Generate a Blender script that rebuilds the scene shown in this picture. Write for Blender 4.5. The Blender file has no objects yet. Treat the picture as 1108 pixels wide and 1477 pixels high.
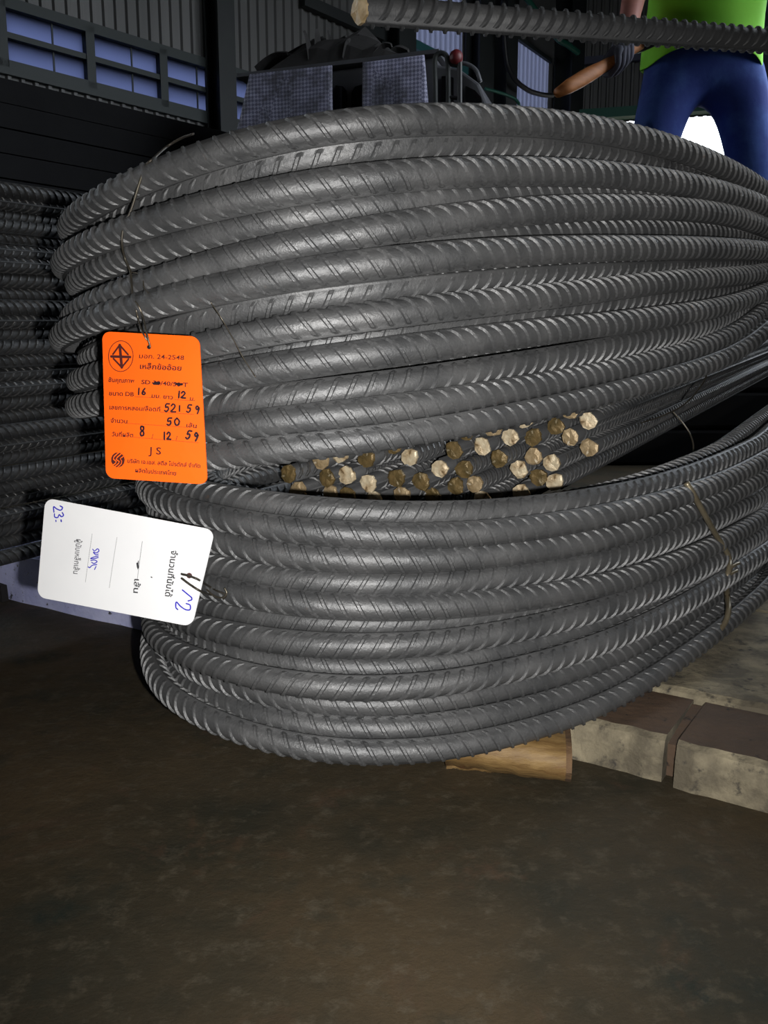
import bpy, math, random
import numpy as np
from mathutils import Vector, Matrix

# ------------------------------------------------------------------ camera
W_PX, H_PX, F_PX = 1108.0, 1477.0, 1200.0
PITCH = math.radians(9.5)
CAM_H = 0.285
SC = bpy.context.scene
COL = SC.collection
CP, SP = math.cos(PITCH), math.sin(PITCH)
CAM = np.array([0.0, 0.0, CAM_H])
cam_d = bpy.data.cameras.new('camera')
cam_d.sensor_fit = 'HORIZONTAL'; cam_d.sensor_width = 36.0
cam_d.lens = F_PX / W_PX * 36.0
cam_d.clip_start = 0.02; cam_d.clip_end = 200
cam = bpy.data.objects.new('camera', cam_d); COL.objects.link(cam)
cam.location = CAM; cam.rotation_euler = (math.radians(90) - PITCH, 0, 0)
SC.camera = cam

# ------------------------------------------------------------------ world, lamps, exposure
SC.view_settings.view_transform = 'Standard'
SC.view_settings.look = 'None'
SC.view_settings.exposure = 0.0
SC.view_settings.gamma = 1.0
SC.view_settings.use_curve_mapping = False
wd = bpy.data.worlds.new('overcast_sky'); SC.world = wd; wd.use_nodes = True
wd.node_tree.nodes['Background'].inputs[0].default_value = (0.86, 0.93, 1.0, 1)
wd.node_tree.nodes['Background'].inputs[1].default_value = 5.5
fl = bpy.data.lights.new('phone_flash', 'SPOT')
fl.energy = 20.0; fl.shadow_soft_size = 0.004; fl.color = (1.0, 0.97, 0.93); fl.spot_size = math.radians(98); fl.spot_blend = 1.0
flo = bpy.data.objects.new('phone_flash', fl); COL.objects.link(flo)
flo.location = (0.028, -0.004, CAM_H - 0.014); flo.rotation_euler = cam.rotation_euler

# ------------------------------------------------------------------ helpers
def ray(px, py):
    v = np.array([(px - W_PX/2)/F_PX, 1.0, (H_PX/2 - py)/F_PX])
    return np.array([v[0], v[1]*CP + v[2]*SP, -v[1]*SP + v[2]*CP])
def P(px, py, zc):
    return CAM + ray(px, py)*zc
def floor_at(px, py, z=0.0):
    r = ray(px, py); return CAM + r*((z - CAM_H)/r[2])
def on_plane(px, py, p0, nrm):
    r = ray(px, py); return CAM + r*(np.dot(p0 - CAM, nrm)/np.dot(r, nrm))

def tag(o, label=None, cat=None, group=None, kind=None):
    if label: o['label'] = label
    if cat: o['category'] = cat
    if group: o['group'] = group
    if kind: o['kind'] = kind
    return o
def empty(name, loc=(0, 0, 0), rz=0.0):
    o = bpy.data.objects.new(name, None); COL.objects.link(o)
    o.location = loc; o.rotation_euler = (0, 0, rz); o.empty_display_size = .05
    return o
def link(name, me, mat=None, parent=None):
    o = bpy.data.objects.new(name, me); COL.objects.link(o)
    if mat is not None:
        me.materials.clear()
        for m in (mat if isinstance(mat, (list, tuple)) else [mat]): me.materials.append(m)
    if parent is not None: o.parent = parent
    return o

class MB:
    def __init__(s): s.v = []; s.f = []
    def add(s, v, f):
        b = len(s.v); s.v += [tuple(float(c) for c in p) for p in v]; s.f += [tuple(b+i for i in q) for q in f]; return s
    def box(s, x0, x1, y0, y1, z0, z1):
        v = [(x, y, z) for z in (z0, z1) for y in (y0, y1) for x in (x0, x1)]
        return s.add(v, [(0,2,3,1),(4,5,7,6),(0,1,5,4),(2,6,7,3),(0,4,6,2),(1,3,7,5)])
    def hexa(s, b, t):      # bottom quad, top quad
        v = list(b) + list(t)
        return s.add(v, [(3,2,1,0),(4,5,6,7),(0,1,5,4),(1,2,6,5),(2,3,7,6),(3,0,4,7)])
    def tube(s, pts, r, n=8, cap=True):
        pts = np.array(pts, float); N = len(pts)
        rs = np.full(N, r) if np.isscalar(r) else np.array(r, float)
        T = np.gradient(pts, axis=0); T /= np.linalg.norm(T, axis=1)[:, None] + 1e-12
        u = np.array([0, 0, 1.0]) if abs(T[0][2]) < .9 else np.array([1.0, 0, 0])
        v = []
        for i in range(N):
            a = u - T[i]*np.dot(u, T[i]); a /= np.linalg.norm(a) + 1e-12; u = a
            b = np.cross(T[i], a)
            for k in range(n):
                t = 2*math.pi*k/n
                v.append(pts[i] + rs[i]*(math.cos(t)*a + math.sin(t)*b))
        f = [(i*n+k, i*n+(k+1) % n, (i+1)*n+(k+1) % n, (i+1)*n+k) for i in range(N-1) for k in range(n)]
        if cap: f += [tuple(range(n-1, -1, -1)), tuple((N-1)*n+k for k in range(n))]
        return s.add(v, f)
    def mesh(s, name, smooth=False):
        me = bpy.data.meshes.new(name); me.from_pydata(s.v, [], s.f); me.update()
        if smooth: me.polygons.foreach_set('use_smooth', [True]*len(me.polygons))
        return me
    def build(s, name, mat, parent=None, smooth=False):
        return link(name, s.mesh(name, smooth), mat, parent)
def bevel(o, w, seg=2):
    m = o.modifiers.new('bevel', 'BEVEL'); m.width = w; m.segments = seg; m.limit_method = 'ANGLE'
    return o

def smooth_path(pts, n=40):      # Catmull-Rom
    p = np.array(pts, float); p = np.vstack([2*p[0]-p[1], p, 2*p[-1]-p[-2]])
    out = []; K = len(p) - 3
    for t in np.linspace(0, K - 1e-6, n):
        i = int(t); u = t - i; a, b, c, d = p[i:i+4]
        out.append(.5*((2*b) + (c-a)*u + (2*a-5*b+4*c-d)*u*u + (3*b-a-3*c+d)*u**3))
    return np.array(out)

# ------------------------------------------------------------------ materials
def mat(name, col, rough=.6, metal=0.0, col2=None, scale=8.0, detail=6.0, bump=0.0, bscale=None,
        spots=None, spot_scale=40.0, spot_lo=.62, spot_hi=.72, stretch=(1, 1, 1), spec=.5, lo=.35, hi=.7, rough2=None):
    m = bpy.data.materials.new(name); m.use_nodes = True
    nt = m.node_tree; b = nt.nodes['Principled BSDF']
    b.inputs['Base Color'].default_value = (*col, 1); b.inputs['Roughness'].default_value = rough
    b.inputs['Metallic'].default_value = metal; b.inputs['Specular IOR Level'].default_value = spec
    tc = nt.nodes.new('ShaderNodeTexCoord'); mp = nt.nodes.new('ShaderNodeMapping')
    mp.inputs['Scale'].default_value = stretch
    nt.links.new(tc.outputs['Object'], mp.inputs['Vector'])
    def noise(sc, det=detail, r=.6):
        n = nt.nodes.new('ShaderNodeTexNoise'); n.inputs['Scale'].default_value = sc
        n.inputs['Detail'].default_value = det; n.inputs['Roughness'].default_value = r
        nt.links.new(mp.outputs['Vector'], n.inputs['Vector']); return n
    def rng(src, a, c):
        r = nt.nodes.new('ShaderNodeMapRange'); r.inputs['From Min'].default_value = a; r.inputs['From Max'].default_value = c
        nt.links.new(src, r.inputs['Value']); return r.outputs['Result']
    cur = None
    if col2 is not None:
        n = noise(scale); mx = nt.nodes.new('ShaderNodeMix'); mx.data_type = 'RGBA'
        nt.links.new(rng(n.outputs['Fac'], lo, hi), mx.inputs['Factor'])
        mx.inputs[6].default_value = (*col, 1); mx.inputs[7].default_value = (*col2, 1); cur = mx.outputs[2]
    if spots is not None:
        n = noise(spot_scale, 5.0, .65); mx = nt.nodes.new('ShaderNodeMix'); mx.data_type = 'RGBA'
        nt.links.new(rng(n.outputs['Fac'], spot_lo, spot_hi), mx.inputs['Factor'])
        if cur: nt.links.new(cur, mx.inputs[6])
        else: mx.inputs[6].default_value = (*col, 1)
        mx.inputs[7].default_value = (*spots, 1); cur = mx.outputs[2]
    if cur: nt.links.new(cur, b.inputs['Base Color'])
    if rough2 is not None:
        n = noise(scale*2.3); r = nt.nodes.new('ShaderNodeMapRange')
        r.inputs['From Min'].default_value = .3; r.inputs['From Max'].default_value = .7
        r.inputs['To Min'].default_value = rough; r.inputs['To Max'].default_value = rough2
        nt.links.new(n.outputs['Fac'], r.inputs['Value']); nt.links.new(r.outputs['Result'], b.inputs['Roughness'])
    if bump:
        n = noise(bscale or scale*4); bp = nt.nodes.new('ShaderNodeBump'); bp.inputs['Strength'].default_value = bump
        bp.inputs['Distance'].default_value = .002
        nt.links.new(n.outputs['Fac'], bp.inputs['Height']); nt.links.new(bp.outputs['Normal'], b.inputs['Normal'])
    return m

M_STEEL = mat('mill_scale_steel', (.092, .095, .099), .44, .55, col2=(.15, .152, .155), scale=30, bump=.25, bscale=500,
              spots=(.16, .10, .065), spot_scale=55, spot_lo=.70, spot_hi=.80, rough2=.60)
M_RIB = mat('rubbed_rib_steel', (.14, .142, .145), .36, .6, col2=(.28, .275, .265), scale=90, rough2=.5)
M_LINE = mat('rib_side_scale_and_shade', (.018, .018, .018), .7, 0, col2=(.05, .048, .045), scale=70)  # mill scale along the rib bases, with the ribs' shade outlines painted in
M_DSTEEL = mat('dark_rolled_steel', (.045, .047, .05), .55, .35, col2=(.075, .077, .08), scale=20, bump=.2, bscale=400, rough2=.65)
M_DRIB = mat('dark_rib_steel', (.06, .062, .066), .45, .45, col2=(.11, .11, .11), scale=60)
M_CUTS = [mat('cut_steel_pale', (.80, .70, .50), .42, .25, col2=(.50, .36, .20), scale=90, bump=.6, bscale=160, spots=(.14, .09, .04), spot_scale=120, spot_lo=.58, spot_hi=.7),
          mat('cut_steel_tan', (.52, .40, .24), .42, .3, col2=(.26, .18, .085), scale=100, bump=.6, bscale=160, spots=(.75, .66, .5), spot_scale=110, spot_lo=.62, spot_hi=.7),
          mat('cut_steel_brown', (.22, .15, .06), .42, .35, col2=(.10, .075, .03), scale=90, bump=.6, bscale=160, spots=(.5, .42, .28), spot_scale=110, spot_lo=.64, spot_hi=.72)]
M_WIRE = mat('tie_wire_steel', (.20, .18, .14), .38, .8, col2=(.10, .08, .06), scale=60)
M_TIE = mat('bright_tie_wire', (.30, .26, .18), .35, .55, col2=(.16, .13, .085), scale=50)
M_DWIRE = mat('dark_tie_wire', (.045, .04, .035), .5, .6, col2=(.09, .08, .06), scale=60)
M_ORANGE = mat('orange_card', (1.0, .125, .005), .55, 0, col2=(.95, .115, .006), scale=20, spec=.25)
M_WHITE = mat('white_card', (.74, .75, .765), .5, 0, col2=(.71, .72, .74), scale=30, spec=.3)
M_INK = mat('maroon_ink', (.055, .004, .003), .7)
M_BLACKINK = mat('black_marker', (.018, .004, .008), .6)
M_BLUE = mat('blue_marker', (.018, .012, .42), .6)
M_GREYINK = mat('grey_ink', (.03, .03, .035), .8)
M_DOT = mat('pale_grey_ink', (.09, .09, .10), .8)
M_WOOD = mat('raw_log_wood', (.23, .145, .052), .62, 0, col2=(.12, .065, .02), scale=45, stretch=(1, 4, 4), bump=.5, bscale=60,
             spots=(.14, .05, .02), spot_scale=22, spot_lo=.60, spot_hi=.72)
M_BARK = mat('dark_log_bark', (.16, .09, .04), .8, 0, col2=(.07, .04, .02), scale=40, bump=.8)
M_CONC = mat('rough_concrete', (.26, .225, .15), .85, 0, col2=(.10, .085, .058), scale=26, bump=1.0, bscale=120, lo=.40, hi=.60, spots=(.04, .035, .028), spot_scale=90, spot_lo=.56, spot_hi=.68)
M_LAV = mat('pale_blue_painted_concrete', (.66, .69, 1.0), .7, 0, col2=(.46, .49, .85), scale=25, bump=.5, bscale=160, spots=(.03, .03, .04), spot_scale=70, spot_lo=.60, spot_hi=.66)
M_WALL = mat('grey_wall_sheet', (.15, .148, .145), .55, .2, col2=(.11, .109, .107), scale=2.0, stretch=(1, 1, .2))
M_CEIL = mat('dark_roof_sheet', (.05, .05, .05), .7)
M_FRAME = mat('dark_window_frame', (.030, .038, .038), .6)
M_COLUMN = mat('painted_column_steel', (.016, .019, .02), .6, 0, col2=(.022, .025, .025), scale=4)
M_GREEN = mat('green_girder_paint', (.01, .10, .065), .5)
M_TEAL = mat('teal_rail_paint', (.03, .12, .125), .5)
M_BLACK = mat('black_rubber_hose', (.012, .012, .014), .5)
M_PLATE = mat('black_steel_sheet', (.006, .006, .007), .8, .0, col2=(.009, .009, .010), scale=5, spec=.15)
M_RAG = mat('dark_scrap_cloth', (.010, .009, .009), .9, 0, col2=(.018, .016, .016), scale=10, bump=.6)
M_VAN = mat('grey_van_paint', (.09, .09, .10), .4, .2, col2=(.07, .07, .08), scale=5)
M_GLASSD = mat('dark_van_glass', (.006, .006, .007), .1)
M_RED = mat('red_lamp_plastic', (.10, .006, .009), .5)
M_SKIN = mat('skin', (.70, .30, .25), .55, 0, col2=(.62, .25, .20), scale=6)
M_HAIR = mat('black_hair', (.01, .008, .007), .5)
M_SHIRT = mat('lime_green_shirt', (.30, .86, .05), .8, 0, col2=(.26, .80, .04), scale=6, bump=.5, bscale=14)
M_JEANS = mat('blue_denim', (.020, .050, .27), .85, 0, col2=(.06, .14, .46), scale=9, bump=1.0, bscale=18, lo=.42, hi=.75)
M_GLOVE = mat('grey_work_glove', (.045, .048, .07), .85, 0, col2=(.09, .09, .13), scale=14, bump=.4)
M_HANDLE = mat('orange_brown_handle_wood', (.52, .20, .06), .6, 0, col2=(.36, .12, .03), scale=20, stretch=(1, 1, 4))
M_SHOE = mat('black_boot', (.02, .018, .016), .6)
M_TRANS = bpy.data.materials.new('translucent_wall_sheet'); M_TRANS.use_nodes = True
def translucent(m, tcol, dcol, f, strength=1):
    nt = m.node_tree; nt.nodes.remove(nt.nodes['Principled BSDF'])
    t = nt.nodes.new('ShaderNodeBsdfTranslucent'); t.inputs[0].default_value = (*tcol, 1)
    d = nt.nodes.new('ShaderNodeBsdfDiffuse'); d.inputs[0].default_value = (*dcol, 1)
    mx = nt.nodes.new('ShaderNodeMixShader'); mx.inputs[0].default_value = f
    nz = nt.nodes.new('ShaderNodeTexNoise'); nz.inputs['Scale'].default_value = 3
    nt.links.new(d.outputs[0], mx.inputs[1]); nt.links.new(t.outputs[0], mx.inputs[2])
    nt.links.new(mx.outputs[0], nt.nodes['Material Output'].inputs[0])
translucent(M_TRANS, (.10, .11, .17), (.12, .12, .15), .5)
M_LOUVER = bpy.data.materials.new('frosted_louver_glass'); M_LOUVER.use_nodes = True
translucent(M_LOUVER, (.27, .30, .44), (.08, .09, .12), .8)

def floor_material():
    m = bpy.data.materials.new('oily_concrete_floor'); m.use_nodes = True
    nt = m.node_tree; b = nt.nodes['Principled BSDF']; L = nt.links.new
    tc = nt.nodes.new('ShaderNodeTexCoord')
    def noise(sc, det=8, r=.6, dist=0):
        n = nt.nodes.new('ShaderNodeTexNoise'); n.inputs['Scale'].default_value = sc; n.inputs['Detail'].default_value = det
        n.inputs['Roughness'].default_value = r; n.inputs['Distortion'].default_value = dist
        L(tc.outputs['Object'], n.inputs['Vector']); return n.outputs['Fac']
    def ramp(fac, a, c):
        r = nt.nodes.new('ShaderNodeMapRange'); r.inputs['From Min'].default_value = a; r.inputs['From Max'].default_value = c
        L(fac, r.inputs['Value']); return r.outputs['Result']
    def mix(f, a, c):
        x = nt.nodes.new('ShaderNodeMix'); x.data_type = 'RGBA'; L(f, x.inputs['Factor'])
        for i, q in ((6, a), (7, c)):
            if isinstance(q, tuple): x.inputs[i].default_value = (*q, 1)
            else: L(q, x.inputs[i])
        return x.outputs[2]
    c = mix(ramp(noise(4.5, 7), .36, .60), (.020, .020, .0135), (.060, .042, .022))
    c = mix(ramp(noise(9, 8, .65), .52, .70), c, (.011, .017, .014))
    c = mix(ramp(noise(13, 9, .7, .6), .56, .72), c, (.070, .042, .025))
    c = mix(ramp(noise(60, 8, .75), .52, .78), c, (.085, .072, .050))
    c = mix(ramp(noise(17, 10, .72, .3), .685, .735), c, (.24, .20, .14))
    c = mix(ramp(noise(45, 3, .5), .745, .76), c, (.004, .004, .004))
    L(c, b.inputs['Base Color'])
    r = nt.nodes.new('ShaderNodeMapRange'); r.inputs['To Min'].default_value = .55; r.inputs['To Max'].default_value = .85
    L(noise(7), r.inputs['Value']); L(r.outputs['Result'], b.inputs['Roughness'])
    b.inputs['Specular IOR Level'].default_value = .25
    bp = nt.nodes.new('ShaderNodeBump'); bp.inputs['Strength'].default_value = .5; bp.inputs['Distance'].default_value = .003
    L(noise(80, 8, .7), bp.inputs['Height']); L(bp.outputs['Normal'], b.inputs['Normal'])
    return m
M_FLOOR = floor_material()

def woven_material():
    m = bpy.data.materials.new('woven_sack_sheet'); m.use_nodes = True
    nt = m.node_tree; b = nt.nodes['Principled BSDF']; L = nt.links.new
    tc = nt.nodes.new('ShaderNodeTexCoord'); mp = nt.nodes.new('ShaderNodeMapping')
    mp.inputs['Rotation'].default_value = (0, math.radians(45), 0)
    L(tc.outputs['Object'], mp.inputs['Vector'])
    ck = nt.nodes.new('ShaderNodeTexChecker'); ck.inputs['Scale'].default_value = 64
    ck.inputs['Color1'].default_value = (.40, .40, .55, 1); ck.inputs['Color2'].default_value = (.15, .15, .24, 1)
    L(mp.outputs['Vector'], ck.inputs['Vector'])
    n = nt.nodes.new('ShaderNodeTexNoise'); n.inputs['Scale'].default_value = 5; n.inputs['Detail'].default_value = 7; n.inputs['Roughness'].default_value = .7
    L(tc.outputs['Object'], n.inputs['Vector'])
    r = nt.nodes.new('ShaderNodeMapRange'); r.inputs['From Min'].default_value = .40; r.inputs['From Max'].default_value = .62
    r.inputs['To Min'].default_value = .15; r.inputs['To Max'].default_value = 1.0
    L(n.outputs['Fac'], r.inputs['Value'])
    x = nt.nodes.new('ShaderNodeMix'); x.data_type = 'RGBA'; L(r.outputs['Result'], x.inputs['Factor'])
    x.inputs[6].default_value = (.045, .045, .05, 1); L(ck.outputs['Color'], x.inputs[7]); L(x.outputs[2], b.inputs['Base Color'])
    b.inputs['Roughness'].default_value = .7
    return m
M_WOVEN = woven_material()

# ================================================================== the building
N_DIR = np.array([.54, .84, 0]); N_DIR /= np.linalg.norm(N_DIR)       # the way the steel runs, to the back right
C_DIR = np.array([N_DIR[1], -N_DIR[0], 0])                             # along the kerbs, to the front right
UP = np.array([0, 0, 1.0])

fb = MB(); fb.box(-40, 45, -20, 60, -.2, 0)
tag(fb.build('floor', M_FLOOR), kind='structure')

W0 = P(0, 97, 6.0); WD = np.array([.704, .71, 0]); WD /= np.linalg.norm(WD); WN = np.array([WD[1], -WD[0], 0])
W0[2] = 0
def wt(px, py=100): return float(np.dot(on_plane(px, py, W0, WN) - W0, WD))
def wp(t, off=0, z=0): return W0 + WD*t + WN*off + UP*z
z_sill = P(0, 97, 6.0)[2]; z_head = on_plane(6, 4, W0, WN)[2]; CEIL = 5.4
def corrugated(mb, p_of, t0, t1, z0, z1, pitch=.10, amp=.022, zt=None):
    n = max(1, int(round((t1-t0)/pitch))); ts = []; os_ = []
    for i in range(n):
        a = t0 + (t1-t0)*i/n; w = (t1-t0)/n
        for q, o in ((0, 0), (.5, 0), (.62, amp), (.88, amp)): ts.append(a + w*q); os_.append(o)
    ts.append(t1); os_.append(0)
    v = []
    for t, o in zip(ts, os_):
        top = z1 if zt is None else zt(t)
        v += [p_of(t, o, z0), p_of(t, o, top)]
    k = len(ts)
    v += [p_of(ts[0], -.03, z0), p_of(ts[0], -.03, z1 if zt is None else zt(ts[0])), p_of(ts[-1], -.03, z0), p_of(ts[-1], -.03, z1 if zt is None else zt(ts[-1]))]
    f = [(2*i, 2*i+2, 2*i+3, 2*i+1) for i in range(k-1)]
    mb.add(v, f + [(2*k, 0, 1, 2*k+1)])
t_c1, t_c2, t_end = wt(575), wt(790), wt(812)
mb = MB()
corrugated(mb, wp, -9.0, t_c1, z_head, CEIL)                       # above the window band
corrugated(mb, wp, -9.0, wt(380), 0, z_sill)                       # below it
corrugated(mb, wp, wt(380), t_c1, 0, z_head)
corrugated(mb, wp, wt(665), wt(690), 0, CEIL)
zdiag0, zdiag1 = on_plane(733, 48, W0, WN)[2], on_plane(790, 88, W0, WN)[2]
tdi0, tdi1 = wt(733, 48), wt(790, 88)
zdg = lambda t: zdiag0 + (zdiag1 - zdiag0)*(t - tdi0)/(tdi1 - tdi0)
mb.add([wp(wt(700), 0, zdg(wt(700))), wp(t_end, 0, zdg(t_end)), wp(t_end, 0, CEIL), wp(wt(700), 0, CEIL)], [(0, 1, 2, 3)])
mb.add([wp(t_c2, 0, 0), wp(t_end, 0, 0), wp(t_end, 0, CEIL), wp(t_c2, 0, CEIL)], [(0, 1, 2, 3)])
wl = tag(mb.build('wall_left', M_WALL), kind='structure')
for a, b_, zt in ((t_c1, wt(665), None), (wt(690), wt(700), None), (wt(700), t_c2, zdg)):
    m_ = MB(); corrugated(m_, wp, a, b_, 0, CEIL, pitch=.085, zt=zt); m_.build('translucent_sheet', M_TRANS, wl)
# windows: frames, bars and tilted frosted louvers, plus added unseen hoods shading the pane tops
edges = [-62, 3, 128, 232, 318, 382]
for i in range(len(edges)-1):
    a, b_ = wt(edges[i]), wt(edges[i+1])
    w = tag(empty('window_%d' % (i+1), wp(a, 0, z_sill)), kind='structure')
    w_inv = Matrix.Translation(-Vector(wp(a, 0, z_sill)))
    hh = z_head - z_sill
    def slab(t0, t1, z0, z1, o0, o1):
        return [wp(t0, o0, z0), wp(t1, o0, z0), wp(t1, o1, z0), wp(t0, o1, z0)], [wp(t0, o0, z1), wp(t1, o0, z1), wp(t1, o1, z1), wp(t0, o1, z1)]
    def put(name, pieces, m):
        q = MB()
        for pc in pieces: q.hexa(*pc)
        o = q.build(name, m, w); o.matrix_parent_inverse = w_inv; return o
    put('window_frame', [slab(a, b_, z_head - .045, z_head + .03, -.06, .05), slab(a, b_, z_sill - .05, z_sill + .05, -.06, .05)], M_FRAME)
    put('mullion', [slab(a - .035, a + .035, z_sill, z_head, -.06, .05)], M_FRAME)
    put('glazing_bar', [slab(a, b_, z_sill + hh*.455, z_sill + hh*.545, -.05, .04)], M_FRAME)
    for z0, z1 in ((.12, .455), (.545, .90)):
        q = MB(); za, zb = z_sill + hh*z0, z_sill + hh*z1
        q.hexa([wp(a, -.02, za), wp(b_, -.02, za), wp(b_, -.012, za), wp(a, -.012, za)], [wp(a, -.02, zb), wp(b_, -.02, zb), wp(b_, -.012, zb), wp(a, -.012, zb)])
        o = q.build('frosted_pane', M_LOUVER, w); o.matrix_parent_inverse = w_inv
        q = MB()
        q.hexa([wp(a, -.13, zb-.02), wp(b_, -.13, zb-.02), wp(b_, -.03, zb-.02), wp(a, -.03, zb-.02)], [wp(a, -.13, zb), wp(b_, -.13, zb), wp(b_, -.03, zb), wp(a, -.03, zb)])
        o = q.build('added_shade_hood', M_FRAME, w); o.matrix_parent_inverse = w_inv
    tm = a + (b_-a)*.58
    put('pane_joint', [slab(tm, tm + .012, z_sill, z_head, -.01, .0)], M_FRAME)
    if i > 0 and i != 3: pass
# the hoods outside are added only to grade the daylight on the panes
# columns against the left wall
def column(px0, px1, off0, off1, name, z1=CEIL):
    a, b_ = wt(px0), wt(px1)
    q = MB(); fw = .025                                      # an H section
    q.hexa([wp(a, off0, 0), wp(b_, off0, 0), wp(b_, off0+fw, 0), wp(a, off0+fw, 0)], [wp(a, off0, z1), wp(b_, off0, z1), wp(b_, off0+fw, z1), wp(a, off0+fw, z1)])
    q.hexa([wp(a, off1-fw, 0), wp(b_, off1-fw, 0), wp(b_, off1, 0), wp(a, off1, 0)], [wp(a, off1-fw, z1), wp(b_, off1-fw, z1), wp(b_, off1, z1), wp(a, off1, z1)])
    m_ = (a+b_)/2
    q.hexa([wp(m_-.02, off0+fw, 0), wp(m_+.02, off0+fw, 0), wp(m_+.02, off1-fw, 0), wp(m_-.02, off1-fw, 0)], [wp(m_-.02, off0+fw, z1), wp(m_+.02, off0+fw, z1), wp(m_+.02, off1-fw, z1), wp(m_-.02, off1-fw, z1)])
    return tag(q.build(name, M_COLUMN), kind='structure')
for i, c in enumerate(((292, 316, .03, .25), (546, 570, .03, .3), (667, 688, .03, .25), (701, 717, .03, .30), (796, 814, .03, .3))):
    column(*c, 'trim_%d' % (i+1))
# teal rail along the wall and a rafter line
def wall_bar(pxa, pya, pxb, pyb, h, off, name, m):
    a, b_ = on_plane(pxa, pya, W0, WN), on_plane(pxb, pyb, W0, WN)
    q = MB(); o0, o1 = WN*.03, WN*off
    q.hexa([a+o0, b_+o0, b_+o1, a+o1], [a+o0+UP*h, b_+o0+UP*h, b_+o1+UP*h, a+o1+UP*h])
    return tag(q.build(name, m), kind='structure')
wall_bar(572, 66, 664, 112, .09, .12, 'trim_6', M_TEAL)
wall_bar(430, 12, 545, 62, .10, .10, 'trim_7', M_COLUMN)
wall_bar(733, 53, 790, 93, .05, .07, 'trim_8', M_FRAME)

# back wall with the bright loading opening
K0 = wp(t_end); BD = np.array([.97, -.23, 0]); BD /= np.linalg.norm(BD); BN = np.array([BD[1], -BD[0], 0])
def bt(px, py=120): return float(np.dot(on_plane(px, py, K0, BN) - K0, BD))
def bp_(t, off=0, z=0): return K0 + BD*t + BN*off + UP*z
z_open = on_plane(960, 172, K0, BN)[2]
t_o0, t_o1, t_b1 = bt(832), bt(1088), 3.4
mb = MB()
corrugated(mb, bp_, 0, t_b1, z_open, CEIL, pitch=.10, amp=.03)
corrugated(mb, bp_, 0, t_o0, 0, z_open, pitch=.10, amp=.03)
corrugated(mb, bp_, t_o1, t_b1, 0, z_open, pitch=.10, amp=.03)
tag(mb.build('wall_back', M_WALL), kind='structure')
q = MB(); zz = on_plane(960, 170, K0, BN)[2]; zt_ = on_plane(960, 156, K0, BN)[2]
q.hexa([bp_(0, .04, zz), bp_(t_b1, .04, zz), bp_(t_b1, .2, zz), bp_(0, .2, zz)], [bp_(0, .04, zt_), bp_(t_b1, .04, zt_), bp_(t_b1, .2, zt_), bp_(0, .2, zt_)])
tag(q.build('trim_9', M_GREEN), kind='structure')
q = MB(); zz = on_plane(910, 92, K0, BN)[2]
q.hexa([bp_(.0, .04, zz), bp_(t_b1, .04, zz), bp_(t_b1, .12, zz), bp_(0, .12, zz)], [bp_(0, .04, zz+.09), bp_(t_b1, .04, zz+.09), bp_(t_b1, .12, zz+.09), bp_(0, .12, zz+.09)])
tag(q.build('trim_10', mat('slate_blue_girt', (.06, .065, .11), .5)), kind='structure')
q = MB(); a, b_ = t_o1, t_o1 + .28
q.hexa([bp_(a, .04, 0), bp_(b_, .04, 0), bp_(b_, .3, 0), bp_(a, .3, 0)], [bp_(a, .04, CEIL), bp_(b_, .04, CEIL), bp_(b_, .3, CEIL), bp_(a, .3, CEIL)])
tag(q.build('trim_11', mat('blue_grey_post', (.10, .11, .16), .5)), kind='structure')
# right wall with a wide doorway letting daylight in beside the man
R0 = bp_(t_b1); R1 = np.array([2.5, .9, 0]); RL = np.linalg.norm(R1 - R0); RD = (R1 - R0)/RL; RN = np.array([RD[1], -RD[0], 0])
def rp(t, off=0, z=0): return R0 + RD*t + RN*off + UP*z
d0, d1, dz0, dz1 = RL - 4.6, RL - 1.0, 1.0, 4.6
q = MB()
for t0, t1, z0, z1 in ((0, d0, 0, CEIL), (d0, d1, 0, dz0), (d0, d1, dz1, CEIL), (d1, RL, 0, CEIL)):
    corrugated(q, rp, t0, t1, z0, z1)
tag(q.build('wall_right', M_WALL), kind='structure')
poly = [wp(-9.0), wp(t_end), bp_(t_b1), R1, np.array([1.9, -3.2, 0]), np.array([wp(-9.0)[0], -3.2, 0])]
q = MB()
for i in (3, 4, 5):
    a, b_ = poly[i], poly[(i+1) % 6]
    q.add([a, b_, b_ + UP*CEIL, a + UP*CEIL], [(0, 1, 2, 3)])
tag(q.build('wall_front', M_WALL), kind='structure')
q = MB(); q.add([p + UP*CEIL for p in poly], [tuple(range(6))]); tag(q.build('ceiling', M_CEIL), kind='structure')
def portal(c, n, w, h):
    l = bpy.data.lights.new('daylight_portal', 'AREA'); l.shape = 'RECTANGLE'; l.size = w; l.size_y = h; l.cycles.is_portal = True
    o = bpy.data.objects.new('daylight_portal', l); COL.objects.link(o); o.location = c
    o.rotation_euler = Vector(n).to_track_quat('-Z', 'Y').to_euler()
sgn = 1.0 if np.dot(RN, np.array([0, 2, 0]) - rp(RL/2)) > 0 else -1.0
portal(rp((d0+d1)/2, 0, (dz0+dz1)/2) - RN*sgn*.1, RN*sgn, d1-d0, dz1-dz0)
portal(bp_((t_o0+t_o1)/2, -.1, z_open/2), BN, t_o1-t_o0, z_open)

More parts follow.
